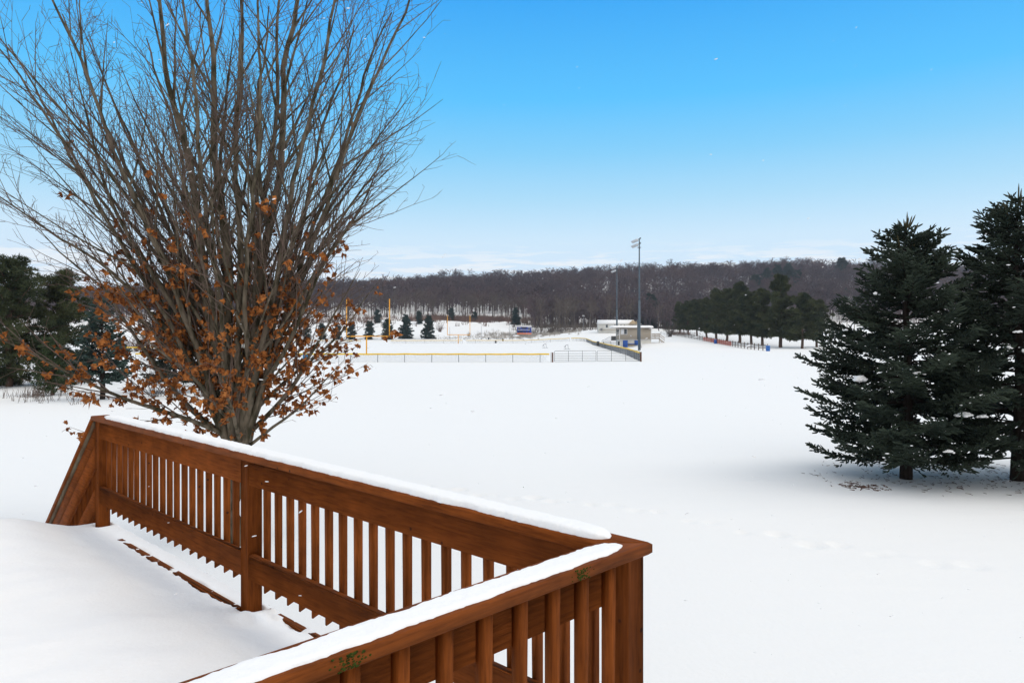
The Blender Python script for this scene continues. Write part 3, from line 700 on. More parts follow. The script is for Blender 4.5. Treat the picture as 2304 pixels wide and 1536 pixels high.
near_spruce(S1, 31, 5.8, 2.68, 'dark spruce with airy lower branches, left one of the pair on the right', [(-1.42, -.7, 2.30, .20, .16, .06), (-.45, -1.3, 2.45, .13, .1, .03), (.35, -1.55, 1.62, .20, .12, .04), (.75, -1.5, 1.58, .13, .09, .03),
    (-.2, -1.9, .93, .10, .08, .03), (.05, -1.3, 1.25, .05, .05, .02), (-1.55, -.4, 3.35, .05, .05, .02), (-.95, -.5, 4.15, .05, .04, .03)], g1)
near_spruce(S2, 47, 6.35, 2.65, 'taller dark spruce cut by the right edge of the photo', [(-.62, -1.45, 2.95, .24, .15, .06), (-1.05, -1.2, 2.98, .08, .08, .035), (-.75, -1.75, 2.20, .17, .12, .05), (.05, -1.75, 2.28, .15, .1, .03), (-.35, -1.85, 1.40, .22, .14, .055),
    (-.05, -1.8, 1.22, .10, .08, .03), (-.9, -1.3, 3.3, .09, .07, .025)], g1)
# litter under the spruces
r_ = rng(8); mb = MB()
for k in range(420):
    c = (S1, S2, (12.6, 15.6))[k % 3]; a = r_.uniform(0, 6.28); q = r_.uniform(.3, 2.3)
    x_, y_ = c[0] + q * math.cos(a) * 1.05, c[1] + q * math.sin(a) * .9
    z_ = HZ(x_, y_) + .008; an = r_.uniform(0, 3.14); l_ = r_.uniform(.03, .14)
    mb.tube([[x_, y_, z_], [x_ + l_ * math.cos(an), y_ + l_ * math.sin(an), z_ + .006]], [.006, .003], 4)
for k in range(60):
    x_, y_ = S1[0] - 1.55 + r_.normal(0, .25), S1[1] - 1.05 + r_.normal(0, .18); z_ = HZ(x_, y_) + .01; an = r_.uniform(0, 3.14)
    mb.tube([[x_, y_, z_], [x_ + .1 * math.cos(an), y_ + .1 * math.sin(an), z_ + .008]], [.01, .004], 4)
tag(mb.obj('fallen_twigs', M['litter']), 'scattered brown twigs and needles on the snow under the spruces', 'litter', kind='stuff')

# mid-distance spruces on the left (behind the maple)
def mid_spruce(px, d, Ht, R0, seed, label, group=None, zlow=.9, m='spruce'):
    x_ = PX(px, d); t = thing('spruce_tree', label, 'tree', (x_, d, HZ(x_, d)), 0, group)
    wd, lf, tip = spruce_mesh(seed, Ht, R0, zlow=zlow, dens=.62, tw=.030, expo=.62, needles=False)
    wd.obj('trunk', M['spruce_bark'], t); lf.obj('crown', M[m], t); return t
mid_spruce(230, 35.5, 5.1, 1.75, 5, 'small spruce with a bare trunk foot at the left edge of the yard', 'evergreens at the left edge of the yard', zlow=.95, m='pine_blue')
mid_spruce(392, 40, 5.6, 2.1, 6, 'dark spruce standing behind the maple foliage', 'evergreens at the left edge of the yard', zlow=.7)

def pine_mesh(seed, Ht, R0, clear, tuft, ntuft, shape='round', lean=0, wid=None):
    """branches in whorls carrying clumps of needle tufts"""
    r = rng(seed); wood = MB(); lf = MB()
    tz = np.linspace(-.4, Ht * .96, 12); tr = Ht * .024
    wood.tube(np.c_[lean * tz + Ht * .006 * np.sin(tz * 4 / Ht * 3), Ht * .006 * np.cos(tz / Ht * 9), tz], .03 + tr * (1 - tz / Ht).clip(0) ** .8, 9)
    C = []; bp = []; brd = []
    z = clear
    while z < Ht * .98:
        f = (z - clear) / (Ht - clear)
        if shape == 'round': prof = (1 - f ** 2.0) ** .6 * (.80 + .2 * min(1, f * 4))
        else: prof = (1 - f) ** .62 * (.85 + .15 * min(1, f * 5)) + .03
        for b in range(6):
            az = r.uniform(0, 6.28); Lb = R0 * prof * r.uniform(.55, 1.12); el_ = -.12 + .75 * f + r.normal(0, .13)
            n = 7; s = np.linspace(0, 1, n)
            P = np.stack([Lb * s * math.cos(el_) * math.cos(az) + lean * z, Lb * s * math.cos(el_) * math.sin(az), z + Lb * s * math.sin(el_) + .10 * Lb * s ** 2 + r.normal(0, .02 * R0, n) * s], 1)
            bp.append(P); brd.append(.008 * R0 * (1 - s) + .003 * R0)
            nc = max(2, int(4 * Lb / R0 + 1))
            for u in np.linspace(.35, 1, nc):
                i = min(int(u * (n - 1)), n - 2); w_ = u * (n - 1) - i
                c = P[i] * (1 - w_) + P[i + 1] * w_ + r.normal(0, .05 * R0, 3); C.append((*c, R0 * r.uniform(.10, .18)))
        z += Ht * .052 * r.uniform(.7, 1.3)
    wood.tubes(np.array(bp), np.array(brd), 4)
    C = np.array(C); per = max(6, int(ntuft / len(C)))
    idx = np.repeat(np.arange(len(C)), per); off = r.normal(0, 1, (len(idx), 3)); off = off / np.linalg.norm(off, axis=1, keepdims=True) * r.uniform(.3, 1, (len(idx), 1)) ** .6
    off[:, 2] *= .55
    T0 = C[idx, :3] + off * C[idx, 3:4]
    k = 7; n = len(T0) * k
    d = np.repeat(off, k, 0) * .6 + r.normal(0, .55, (n, 3)) + np.array([0, 0, .35]); d = d / np.linalg.norm(d, axis=1, keepdims=True)
    wv = np.cross(d, r.normal(0, 1, (n, 3))); wv = wv / np.linalg.norm(wv, axis=1, keepdims=True) * (tuft * .11)
    B = np.repeat(T0, k, 0); ln = tuft * r.uniform(.6, 1.1, (n, 1))
    V = np.stack([B - wv, B + wv, B + d * ln], 1); lf.add(V.reshape(-1, 3), np.arange(n * 3).reshape(-1, 3))
    return wood, lf
def pine(name, label, x_, d, wd_lf, group=None, mt='pine', rz=0, cat='tree'):
    t = thing(name, label, cat, (x_, d, HZ(x_, d)), rz, group)
    wd_lf[0].obj('trunk', M['pine_bark'], t); wd_lf[1].obj('crown', M[mt], t); return t
GL = 'evergreens at the left edge of the yard'
pine('pine_tree', 'big dark pine filling the left edge, behind the bare maple limbs', PX(20, 44), 44, pine_mesh(3, 7.3, 3.4, .5, .24, 9000), GL)
pine('pine_tree', 'dark round-topped pine between the left-edge pine and the small spruce', PX(135, 46.5), 46.5, pine_mesh(4, 6.9, 2.7, .6, .24, 7500), GL)
pine('pine_tree', 'pine behind the two left-edge pines, only its outer limbs showing', PX(-130, 47), 47, pine_mesh(9, 7.8, 3.2, .6, .24, 5000), GL)
pine('young_pine', 'small light green pine beside the small spruce on the left', PX(118, 38), 38, pine_mesh(14, 2.9, 1.15, .35, .17, 1500, 'cone'), GL, 'pine_young')

# row of pines on the right
pvar = []
for k, (hh, rr_, cl0) in enumerate(((14.5, 4.4, 2.8), (12.5, 4.0, 2.5), (14.0, 4.3, 2.5))):
    wd, lf = pine_mesh(60 + k, hh, rr_, cl0, .62, 7500, 'cone' if k != 1 else 'round')
    pvar.append((wd.mesh('trunk', M['pine_bark']), lf.mesh('crown', M['pine']), hh))
rowp = [(1805, 149, 1, .88, 'rightmost pine of the row, standing a little apart with a reddish top'), (1757, 155, 0, 1.02, 'tallest pine of the row, beside the right blue barrel'), (1716, 166, 1, 1.0, 'broad pine of the row, straight behind the end of the rail fence'),
        (1690, 176, 1, .98, 'pine of the row left of the tallest one'), (1664, 186, 0, 1.02, 'tall pine with a thick bare trunk behind the rail fence'), (1636, 198, 1, 1.1, 'pine of the row behind the orange netting'),
        (1612, 212, 2, 1.02, 'pine of the row with a narrow pointed brownish top'), (1590, 224, 1, .95, 'pine of the row above the left blue barrel'), (1568, 238, 1, .93, 'mid-green pine of the row left of the left blue barrel'), (1548, 250, 1, .90, 'lower pine near the left end of the row'),
        (1530, 262, 2, .80, 'last small pine at the left end of the row'), (1838, 158, 1, .8, 'pine of the row half hidden by the near spruce')]
for i, (px, d, v, s_, lab) in enumerate(rowp):
    x_ = PX(px, d); t = thing('pine_tree', lab, 'tree', (x_, d, HZ(x_, d)), i * 1.3, 'row of pines along the rail fence'); t.scale = (s_, s_, s_)
    link('trunk', pvar[v][0], t); link('crown', pvar[v][1], t)

# far row of small spruces past the playing field
fw, flf = pine_mesh(80, 9.0, 3.0, .3, .5, 5200, 'cone'); fm = (fw.mesh('trunk', M['pine_bark']), flf.mesh('crown', M['pine_blue']))
fw, flf = pine_mesh(81, 9.0, 3.1, .3, .5, 5200, 'round'); fm2 = (fw.mesh('trunk', M['pine_bark']), flf.mesh('crown', M['pine_blue']))
GF = 'row of small spruces past the playing field'
for i, (px, d, s_, k, lab) in enumerate(((964, 268, .93, 0, 'rightmost pointed spruce of the far row'), (914, 268, .96, 0, 'tall pointed spruce second from the right in the far row'), (872, 262, .78, 1, 'dark bushy spruce just left of the right goal upright'),
        (831, 262, .70, 1, 'small round spruce between the goal uprights'), (790, 262, .68, 1, 'small round spruce beside the left goal upright'), (757, 262, .64, 1, 'small spruce left of the goal, partly behind maple leaves'), (724, 262, .62, 1, 'bluish small spruce seen through the maple leaves'), (690, 262, .62, 1, 'leftmost spruce of the far row, almost hidden by the maple'))):
    x_ = PX(px, d); t = thing('spruce_tree', lab, 'tree', (x_, d, HZ(x_, d)), i * .9, GF); t.scale = (s_, s_, s_) if k == 0 else (s_ * 1.0, s_ * 1.0, s_ * 1.0)
    mm_ = fm2 if k else fm; link('trunk', mm_[0], t); link('crown', mm_[1], t)
GH = 'evergreens on the wooded hillside'
hc = [(1465, 350, 1.95, 0, 'tall dark spruce at the foot of the wood right of the light poles'), (1432, 345, 1.1, 1, 'low dark evergreen behind the mobile home'), (1160, 335, .85, 0, 'dark pointed evergreen above the scoreboard'), (1522, 370, 1.2, 1, 'green pine at the foot of the wood left of the pine row'), (1500, 360, 1.0, 1, 'paler pine at the foot of the wood'),
      (1015, 345, .65, 1, 'bluish low pine in the brush above the far fence'), (1068, 350, .55, 1, 'bluish pine at the right of the brush patch'), (943, 330, .62, 1, 'bluish pine behind the two pointed spruces'), (850, 335, .65, 1, 'bluish pine above the goal crossbar'),
      (1700, 520, 1.9, 1, 'leftmost evergreen of the dark patch high on the hill'), (1725, 535, 2.1, 0, 'evergreen in the dark patch high on the hill'), (1750, 545, 2.2, 0, 'evergreen at the top of the dark patch on the hill'), (1775, 540, 2.4, 0, 'tallest evergreen in the dark patch on the hill'), (1795, 530, 2.0, 0, 'rightmost evergreen of the dark patch on the hill'), (1895, 600, 2.1, 1, 'lone evergreen standing on the ridge line'), (1908, 470, 1.7, 0, 'evergreen low on the hill near the left near spruce'), (1740, 480, 1.1, 1, 'evergreen below the dark patch, just over the pine row')]
for i, (px, d, s_, k, lab) in enumerate(hc):
    x_ = PX(px, d); t = thing('spruce_tree' if k == 0 else 'pine_tree', lab, 'tree', (x_, d, HZ(x_, d)), i * 1.7, GH); t.scale = (s_, s_, s_)
    mm_ = fm2 if k else fm; link('trunk', mm_[0], t); link('crown', mm_[1], t)

# ------------------------------------------------------------------ bare trees and forest
def bare_template(seed, ht, nb, rw, wfac=1.0, clearf=.3, ne=3, emin=.4):
    """returns (trunk tri verts, crown tri verts): thin triangles for limbs and twigs"""
    r = rng(seed); tr = []; cw = []
    def dome(q):
        e = np.array([q[0] / (rw * .78), q[1] / (rw * .78), (q[2] - ht * .60) / (ht * .38)]); n_ = np.linalg.norm(e)
        if n_ > 1: e = e / n_ * r.uniform(.94, 1.03)
        return np.array([e[0] * rw * .78, e[1] * rw * .78, e[2] * ht * .38 + ht * .60])
    def blade(p, q, w_):
        d = q - p; s = np.cross(d, r.normal(0, 1, 3)); s = s / (np.linalg.norm(s) + 1e-9) * w_; return [p - s, p + s, q]
    for a in (0, 2.1, 4.2):
        s = np.array([math.cos(a), math.sin(a), 0]) * ht * .014; s2 = np.array([math.cos(a + 2.1), math.sin(a + 2.1), 0]) * ht * .014
        tr.append([s + (0, 0, -.5), s2 + (0, 0, -.5), np.array([0, 0, ht * .95])])
    for b in range(nb):
        z = ht * r.uniform(clearf, .85); az = r.uniform(0, 6.28); f = (z / ht - clearf) / (1 - clearf)
        ln = rw * (1 - .55 * f) * r.uniform(.7, 1.1); el_ = r.uniform(emin, 1.15)
        p = np.array([0, 0, z]); q = p + ln * np.array([math.cos(az) * math.cos(el_), math.sin(az) * math.cos(el_), math.sin(el_)])
        q = dome(q); cw.append(blade(p, q, .07 * wfac))
        for c in range(6):
            t = r.uniform(.25, .95); p2 = p + (q - p) * t; d = (q - p) / np.linalg.norm(q - p) + r.normal(0, .55, 3); d[2] = abs(d[2]) * .8 + .1; l2 = ln * .42 * r.uniform(.6, 1.1)
            q2 = p2 + d / np.linalg.norm(d) * l2; q2 = dome(q2); cw.append(blade(p2, q2, .045 * wfac))
            for e in range(ne):
                p3 = p2 + (q2 - p2) * r.uniform(.3, 1); d3 = d + r.normal(0, .7, 3); d3[2] = abs(d3[2]); q3 = p3 + d3 / np.linalg.norm(d3) * l2 * r.uniform(.35, .6); cw.append(blade(p3, dome(q3), .03 * wfac))
    return np.array(tr), np.array(cw)
rf = rng(5)
tmpl = [bare_template(100 + k, 14, 14, 5.8, 2.7, .24, 2, .15) for k in range(6)]
pts = []
while len(pts) < 14200:
    d = rf.uniform(322, 690); px = rf.uniform(-1300, 3500)
    if (px < -150 or px > 2500) and rf.random() > .32: continue
    if d < 450 and rf.random() > (d / 500): continue
    if d < 392 and not (1195 < px < 1620) and not (d > 380 and px < 900): continue
    if d < 425 and (px < 1195 and rf.random() < .35): continue
    if px < 840 and rf.random() < .15: continue
    pts.append((PX(px, d), d))
pts = np.array(pts); pz = H(pts[:, 0], pts[:, 1]) - .3
fo = MB(); which = rf.integers(0, 6, len(pts))
for k in range(6):
    s_ = which == k; P = np.c_[pts[s_], pz[s_]]; n = len(P); sc_ = rf.uniform(.78, 1.2, n)
    sc_ *= 1 + .30 * _wav(P[:, 0], P[:, 1], 45, 1); a = rf.uniform(0, 6.28, n)
    T = np.concatenate([tmpl[k][0], tmpl[k][1]]).reshape(-1, 3); co, si = np.cos(a)[:, None], np.sin(a)[:, None]
    V = np.stack([T[:, 0] * co - T[:, 1] * si, T[:, 0] * si + T[:, 1] * co, np.broadcast_to(T[:, 2], (n, len(T)))], -1) * sc_[:, None, None] + P[:, None]
    fo.add(V.reshape(-1, 3), np.arange(n * len(T)).reshape(-1, 3))
tag(fo.obj('forest', M['forest']), 'dense leafless purple-brown wood covering the whole hillside to the ridge', 'forest', kind='stuff')
# individual trees at the foot of the wood
etm = []
for k in range(5):
    a, b = bare_template(200 + k, 15, 15, 5.5, 1.0, .28); A = MB(); A.add(a.reshape(-1, 3), np.arange(a.shape[0] * 3).reshape(-1, 3))
    trk = MB(); zz = np.linspace(-.6, 13.5, 8); trk.tube(np.c_[.15 * np.sin(zz * .5 + k), .15 * np.cos(zz * .4), zz], .04 + .20 * (1 - zz / 14).clip(0), 7)
    B_ = MB(); B_.add(b.reshape(-1, 3), np.arange(b.shape[0] * 3).reshape(-1, 3)); etm.append((trk.mesh('trunk', M['bare_bark']), B_.mesh('crown', M['bare'])))
GE = 'leafless trees at the foot of the wood'
def bare(px, d, s_, k, lab, grp=GE):
    x_ = PX(px, d); t = thing('bare_tree', lab, 'tree', (x_, d, HZ(x_, d)), k * 2.2 + px, grp); t.scale = (s_ * .95, s_ * .95, s_)
    link('trunk', etm[k % 5][0], t); link('crown', etm[k % 5][1], t); return t
bare(1370, 300, 1.1, 1, 'wide spreading leafless tree right behind the mobile home')
bare(1273, 292, 1.15, 2, 'thick-trunked leafless tree at the near edge, second right of the scoreboard'); bare(1292, 300, 1.1, 3, 'leafless tree just left of the small lamp pole')
bare(1218, 300, 1.05, 0, 'reddish-trunked leafless tree beside the scoreboard'); bare(1250, 305, 1.0, 4, 'leafless tree among the shrubs right of the scoreboard'); bare(1329, 298, 1.0, 2, 'leafless tree left of the mobile home'); bare(1334, 306, .95, 1, 'leafless tree touching the left end of the mobile home')
re_ = rng(12)
for i in range(150):
    u = i / 150; px = 1190 + (1530 - 1190) * re_.random() if i < 75 else re_.uniform(720, 1190)
    d = re_.uniform(308, 385) if i < 75 else re_.uniform(375, 412)
    if i >= 75 and 1080 < px < 1190: d = re_.uniform(360, 400)
    bare(px, d, re_.uniform(.75, 1.1), i, 'one of the slim leafless trees lining the lower edge of the wood' if i >= 75 else 'one of the leafless trees in the flat wood behind the scoreboard and mobile home')
# pale birches on the right
bt = MB(); rb_ = rng(3)
def pale(px, d, h, lab):
    x_ = PX(px, d); mb = MB(); mb.tube([[0, 0, -.5], [.2, 0, h * .5], [.5, 0, h]], [.22, .15, .04], 6)
    cw = MB()
    for k in range(22):
        z = rb_.uniform(.4, .95) * h; a = rb_.uniform(0, 6.28); l_ = rb_.uniform(.15, .34) * h
        cw.tube([[.2 * z / h, 0, z], [math.cos(a) * l_ * .5, math.sin(a) * l_ * .5, z + l_ * .7], [math.cos(a) * l_ * .7, math.sin(a) * l_ * .7, z + l_ * 1.1]], [.07, .05, .02], 3, cap=False)
    t = thing('birch_tree', lab, 'tree', (x_, d, HZ(x_, d)), rb_.uniform(0, 6), 'pale-barked trees right of the pine row'); mb.obj('trunk', M['birch'], t); cw.obj('crown', M['birch'], t)
pale(1905, 250, 12, 'pale birch just left of the near spruce'); pale(1922, 255, 11, 'second pale birch, touching the near spruce outline'); pale(2130, 250, 11, 'pale birch seen between the two near spruces'); pale(1890, 262, 9, 'small pale birch beyond the pine row')

# brush and weeds
def scrub(name, m, region, n, h, w_, label, cat, seed, dens_fn=None):
    r = rng(seed); mb = MB(); V = []
    for i in range(n):
        c0, c1 = region[0]; px = np.clip(r.normal((c0 + c1) / 2, (c1 - c0) / 3.2), c0 - 30, c1 + 30); d = r.normal(sum(region[1]) / 2, (region[1][1] - region[1][0]) / 3)
        if dens_fn and not dens_fn(px, d, r): continue
        x_ = PX(px, d); z = HZ(x_, d)
        for k in range(7):
            a = r.uniform(0, 6.28); t = r.uniform(.05, .6); L_ = h * r.uniform(.5, 1.2); o = r.normal(0, .25 * h, 2)
            p = np.array([x_ + o[0], d + o[1], z - .1]); q = p + L_ * np.array([math.cos(a) * t, math.sin(a) * t, 1]); s = np.array([r.choice((-1, 1)) * w_, 0, 0]); V.append([p - s, p + s, q])
    V = np.array(V); mb.add(V.reshape(-1, 3), np.arange(len(V) * 3).reshape(-1, 3))
    tag(mb.obj(name, m), label, cat, kind='stuff')
scrub('hillside_brush', M['brush'], ((955, 1180), (345, 385)), 900, 2.6, .10, 'band of reddish-brown bare brush below the sloping wood', 'brush', 1)
scrub('wood_undergrowth', M['bare'], ((1185, 1420), (318, 372)), 700, 2.4, .09, 'grey undergrowth between the trunks behind the scoreboard and mobile home', 'brush', 21)
scrub('bank_brush', M['brush'], ((560, 960), (335, 380)), 420, 2.4, .08, 'scattered bare brush on the snowy bank behind the far spruces', 'brush', 2)
scrub('dry_weeds', M['weed'], ((1085, 1275), (268, 288)), 750, 1.25, .035, 'pale dry weeds in the snow around the scoreboard', 'weeds', 3)
scrub('dry_weeds', M['weed'], ((960, 1110), (262, 275)), 160, .6, .03, 'thin line of dry weeds left of the scoreboard', 'weeds', 4)
scrub('wood_edge_saplings', M['bare'], ((1180, 1340), (286, 300)), 130, 3.0, .04, 'thin saplings and snow-dusted shrubs at the foot of the wood', 'brush', 5)
scrub('fence_brush', M['brush'], ((1500, 1560), (246, 262)), 60, 1.6, .04, 'reddish brush under the left end of the pine row', 'brush', 6)
scrub('yard_brush', M['rail'], ((10, 170), (34, 40)), 40, .75, .012, 'bare dark stems sticking out of the snow below the left pines', 'brush', 7)
def shrub(px, d, h, lab, m='bare_bark', n=34, seed=1, grp=None, wr=.012):
    r = rng(seed); mb = MB()
    for k in range(n):
        a = r.uniform(0, 6.28); t = r.uniform(.15, .9); L_ = h * r.uniform(.6, 1.1); p = np.array([r.normal(0, .08 * h), r.normal(0, .08 * h), -.1])
        d_ = np.array([math.cos(a) * t, math.sin(a) * t, 1.]); q = p + d_ * L_ * .55; e = q + (d_ + r.normal(0, .5, 3)) * L_ * .4
        mb.tube([p, q, e], [wr * h, wr * .7 * h, wr * .3 * h], 3, cap=False)
        for j in range(4):
            s = q + (e - q) * r.uniform(0, 1); mb.tube([s, s + (d_ * .3 + r.normal(0, .6, 3)) * L_ * .3], [wr * .5 * h, wr * .2 * h], 3, cap=False)
    x_ = PX(px, d); o = mb.obj('bare_shrub', M[m]); o.location = (x_, d, HZ(x_, d)); tag(o, lab, 'shrub', grp)
shrub(1508, 236, 4.4, 'bare bushy shrub beside the left end of the rail fence', n=46, seed=3)
shrub(348, 37, 1.7, 'bare snow-dusted shrub right of the small spruce', seed=4, n=40, wr=.006); shrub(395, 36, 1.3, 'low bare shrub under the hanging maple leaves', seed=5, n=40, wr=.006); shrub(458, 37, 1.2, 'low bare shrub just left of the maple trunk', seed=6, n=34, wr=.006)
shrub(308, 130, 2.6, 'purple-brown leafless shrub far left beyond the yellow fence', 'brush', 60, 7); shrub(285, 128, 2.2, 'smaller purple-brown shrub far left beyond the yellow fence', 'brush', 60, 8); shrub(332, 133, 2.4, 'purple-brown shrub seen just left of the dark spruce', 'brush', 50, 9)
shrub(990, 300, 3, 'round bare shrub on the bank right of the far spruces', 'brush', 60, 10); shrub(1240, 280, 3.2, 'bare shrub with snow in the weeds right of the scoreboard', n=50, seed=12); shrub(1262, 279, 3.0, 'bare shrub at the right end of the weeds', n=50, seed=13)

# ------------------------------------------------------------------ fences round the field
FA, FB = 2.9, .085
def chain_fence(name, pts_, label, h=1.0, post_every=3.05, wire=.0045, spacing=.12, group='yellow-capped chain-link fences', cap_r=.055, seed=0, capm='yellow', postm='black'):
    r = rng(seed); t = thing(name, label, 'fence', (pts_[0][0], pts_[0][1], HZ(*pts_[0])), 0, group); o = np.array([pts_[0][0], pts_[0][1], HZ(*pts_[0])])
    pts_ = np.array(pts_, float); seg = np.linalg.norm(np.diff(pts_, axis=0), axis=1); cum = np.r_[0, seg.cumsum()]; tot = cum[-1]
    def at(s): return np.array([np.interp(s, cum, pts_[:, 0]), np.interp(s, cum, pts_[:, 1])])
    npost = int(tot / post_every) + 1
    for i in range(npost):
        if i >= 95: break
        p = at(min(i * post_every, tot)); z = HZ(*p) - o[2]; ln = r.normal(0, .03)
        MB().tube([[p[0] - o[0], p[1] - o[1], z - .2], [p[0] - o[0] + ln, p[1] - o[1], z + h]], .028, 6).obj('fence_post', M[postm], t)
    s = np.arange(0, tot, .6); P = np.array([[*at(q), 0] for q in s]); P[:, 2] = H(P[:, 0], P[:, 1]) + h + .015 * np.sin(s * 2.06 + 1) + r.normal(0, .006, len(s)).cumsum() * .5
    MB().tube(P - o, cap_r, 7).obj('yellow_cap' if capm == 'yellow' else 'top_tube', M[capm], t, smooth=True)
    s = np.arange(0, tot - h, spacing); a = np.array([at(q) for q in s]); b = np.array([at(q + h * .9) for q in s]); za = H(a[:, 0], a[:, 1]); zb = H(b[:, 0], b[:, 1])
    up = np.stack([np.c_[a, za - .02], np.c_[b, zb + h - .03]], 1) - o; dn = np.stack([np.c_[a, za + h - .03], np.c_[b, zb - .02]], 1) - o
    mb = MB(); mb.tubes(np.concatenate([up, dn]), np.full((2 * len(s), 2), wire), 3); mb.obj('chain_link', M['galv'], t)
    return t
D0 = 82.0
chain_fence('chain_link_fence', [(PX(300, D0), D0 + .5), (PX(1238, D0), D0)], 'long near fence with a bright yellow cap running across the field', .93, seed=1, cap_r=.085)
chain_fence('chain_link_fence', [(PX(1441, 84), 84), (17.3, 110), (20.3, 160), (22.3, 205), (22.6, 222), (21.0, 229), (18.5, 232)], 'fence with a yellow cap running away along the right side of the field', 1.0, wire=.0045, spacing=.12, seed=2, cap_r=.10)
chain_fence('chain_link_fence', [(18.3, 232.2), (PX(1046, 232), 233)], 'thin far fence with yellow cap at the back of the field, right part', .95, seed=3, cap_r=.08, post_every=6)
chain_fence('chain_link_fence', [(PX(1040, 232), 233), (PX(874, 230), 232)], 'thin far fence with yellow cap below the two pointed spruces', .95, seed=4, cap_r=.08, post_every=6)
chain_fence('chain_link_fence', [(PX(812, 224), 224), (PX(560, 224), 226)], 'thin far fence with yellow cap seen behind the near goal post', .95, seed=5, cap_r=.08, post_every=6)
chain_fence('chain_link_fence', [(PX(450, 119), 119), (PX(200, 119), 121)], 'second yellow-capped fence seen at far left between the evergreens', .95, seed=6, cap_r=.09)
# brown posts and tube gates
def post_thing(x_, d, h, w_, lab):
    o = MB().cbox(-w_ / 2, w_ / 2, -w_ / 2, w_ / 2, -.3, h, .01).obj('gate_post', M['post']); o.location = (x_, d, HZ(x_, d)); tag(o, lab, 'post', 'brown wooden gate posts')
post_thing(PX(1243.5, D0), D0, 1.10, .15, 'brown wooden post between the near fence and the gates'); post_thing(PX(1240.0, D0), D0 + .05, 1.12, .06, 'slim brown post at the right end of the yellow cap')
post_thing(PX(1442, 83.9), 83.9, 1.12, .16, 'orange-brown corner post at the foot of the tall light pole')
def gate(xa, ya, xb, yb, lab):
    L_ = math.hypot(xb - xa, yb - ya); t = thing('tube_gate', lab, 'gate', (xa, ya, HZ(xa, ya)), math.atan2(yb - ya, xb - xa), 'grey tube farm gates')
    r_ = .022; z1 = 1.27; z0 = .08; c = .16; P = []
    for a in np.linspace(0, math.pi / 2, 6): P.append([c - c * math.cos(a), 0, z1 - c + c * math.sin(a)])
    Q = [[L_ - p[0], 0, p[2]] for p in P][::-1]
    MB().tube([[0, 0, z0]] + P + Q + [[L_, 0, z0]], r_, 7).obj('gate_frame', M['gate'], t, smooth=True)
    for z in (z0, .28, .48, .70, .96): MB().tube([[0.02, 0, z], [L_ - .02, 0, z]], r_ * .85, 6).obj('rail', M['gate'], t)
    for u in (1 / 3, 2 / 3): MB().box(L_ * u - .02, L_ * u + .02, -.035, -.023, z0, z1).obj('upright', M['gate'], t)
gate(PX(1247.5, D0), D0, PX(1341, 83.2), 83.2, 'left grey tube gate, hung beside the brown wooden post'); gate(PX(1343.5, 83.2), 83.2, PX(1439.5, 83.8), 83.8, 'right grey tube gate, closing against the corner post')

# goal posts
def goal(px, d, lab):
    x_ = PX(px, d); t = thing('goal_post', lab, 'goal post', (x_, d, HZ(x_, d)), -.062, 'football goal posts')
    MB().tube([[0, -.9, -.2], [0, -.9, 2.35], [0, -.8, 2.62], [0, -.5, 2.78], [0, 0, 2.80]], .11, 10).obj('gooseneck', M['goal'], t, smooth=True)
    MB().tube([[-3.55, 0, 2.80], [3.55, 0, 2.80]], .10, 8).obj('crossbar', M['goal'], t)
    for s in (-1, 1): MB().tube([[s * 3.55, 0, 2.76], [s * 3.55, 0, 8.9]], .085, 8).obj('upright', M['goal'], t)
goal(828, 119, 'large yellow goal post standing just past the near fence'); goal(1032, 228, 'small far goal post at the other end of the field')

# light poles
def light_pole(px, d, h, lab, s=1.0):
    x_ = PX(px, d); t = thing('light_pole', lab, 'light pole', (x_, d, HZ(x_, d)), 0, 'tall floodlight poles')
    MB().tube([[0, 0, -.3], [0, 0, h * .45]], [.27 * s, .20 * s], 12).obj('lower_pole', M['pole'], t, smooth=True); MB().tube([[0, 0, h * .45], [0, 0, h]], [.165 * s, .11 * s], 12).obj('upper_pole', M['pole'], t, smooth=True)
    MB().tube([[0, 0, h * .745], [0, 0, h * .75]], [.2 * s, .2 * s], 12).obj('pole_joint', M['pole'], t)
    MB().cbox(-.32, .32, -.32, .32, h - 1.78, h - 1.70, .01).obj('service_ring', M['black'], t)
    for z in (h - .1, h - 1.0):
        MB().tube([[.30, -.1, z + .05], [-.1, 0, z - .02], [-1.05, .5, z - .42]], .05, 6).obj('cross_arm', M['black'], t)
        for k in range(4):
            u = .16 + k * .25; c = np.array([-u * 1.05 - .02, u * .52, z - .08 - u * .40])
            b = MB(); b.tube([c + (-.06, -.10, .10), c + (-.20, -.04, -.02), c + (-.34, .04, -.20)], [.10, .27, .31], 10); hl = b.obj('floodlight', M['lamp'], t, smooth=True)
            MB().tube([c + (-.345, .043, -.207), c + (-.352, .045, -.216)], [.29, .28], 10).obj('lens', M['white'], hl)
    for z in (h - .02, h - .98): MB().cbox(.08, .30, -.10, .10, z - .05, z + .18, .02).obj('ballast_box', M['black'], t)
    return t
lp = light_pole(1438.5, 139, 21.3, 'tallest floodlight pole, beside the press box and the corner of the side fence')
MB().cbox(-.42, -.20, -.25, .05, 2.0, 5.9, .03).obj('conduit_box', M['pole'], lp); MB().cbox(.22, .50, -.3, .0, .45, 1.35, .03).obj('meter_box', M['white'], lp)
light_pole(1388, 193, 20.9, 'second floodlight pole rising behind the press box roof')
def thin_pole(px, d, h, lab, m='galv', r=.07):
    x_ = PX(px, d); o = MB().tube([[0, 0, -.3], [0, 0, h * .5], [0, 0, h]], [r, r * .9, r * .6], 6).obj('thin_pole', M[m]); o.location = (x_, d, HZ(x_, d)); tag(o, lab, 'pole', 'thin poles past the field')
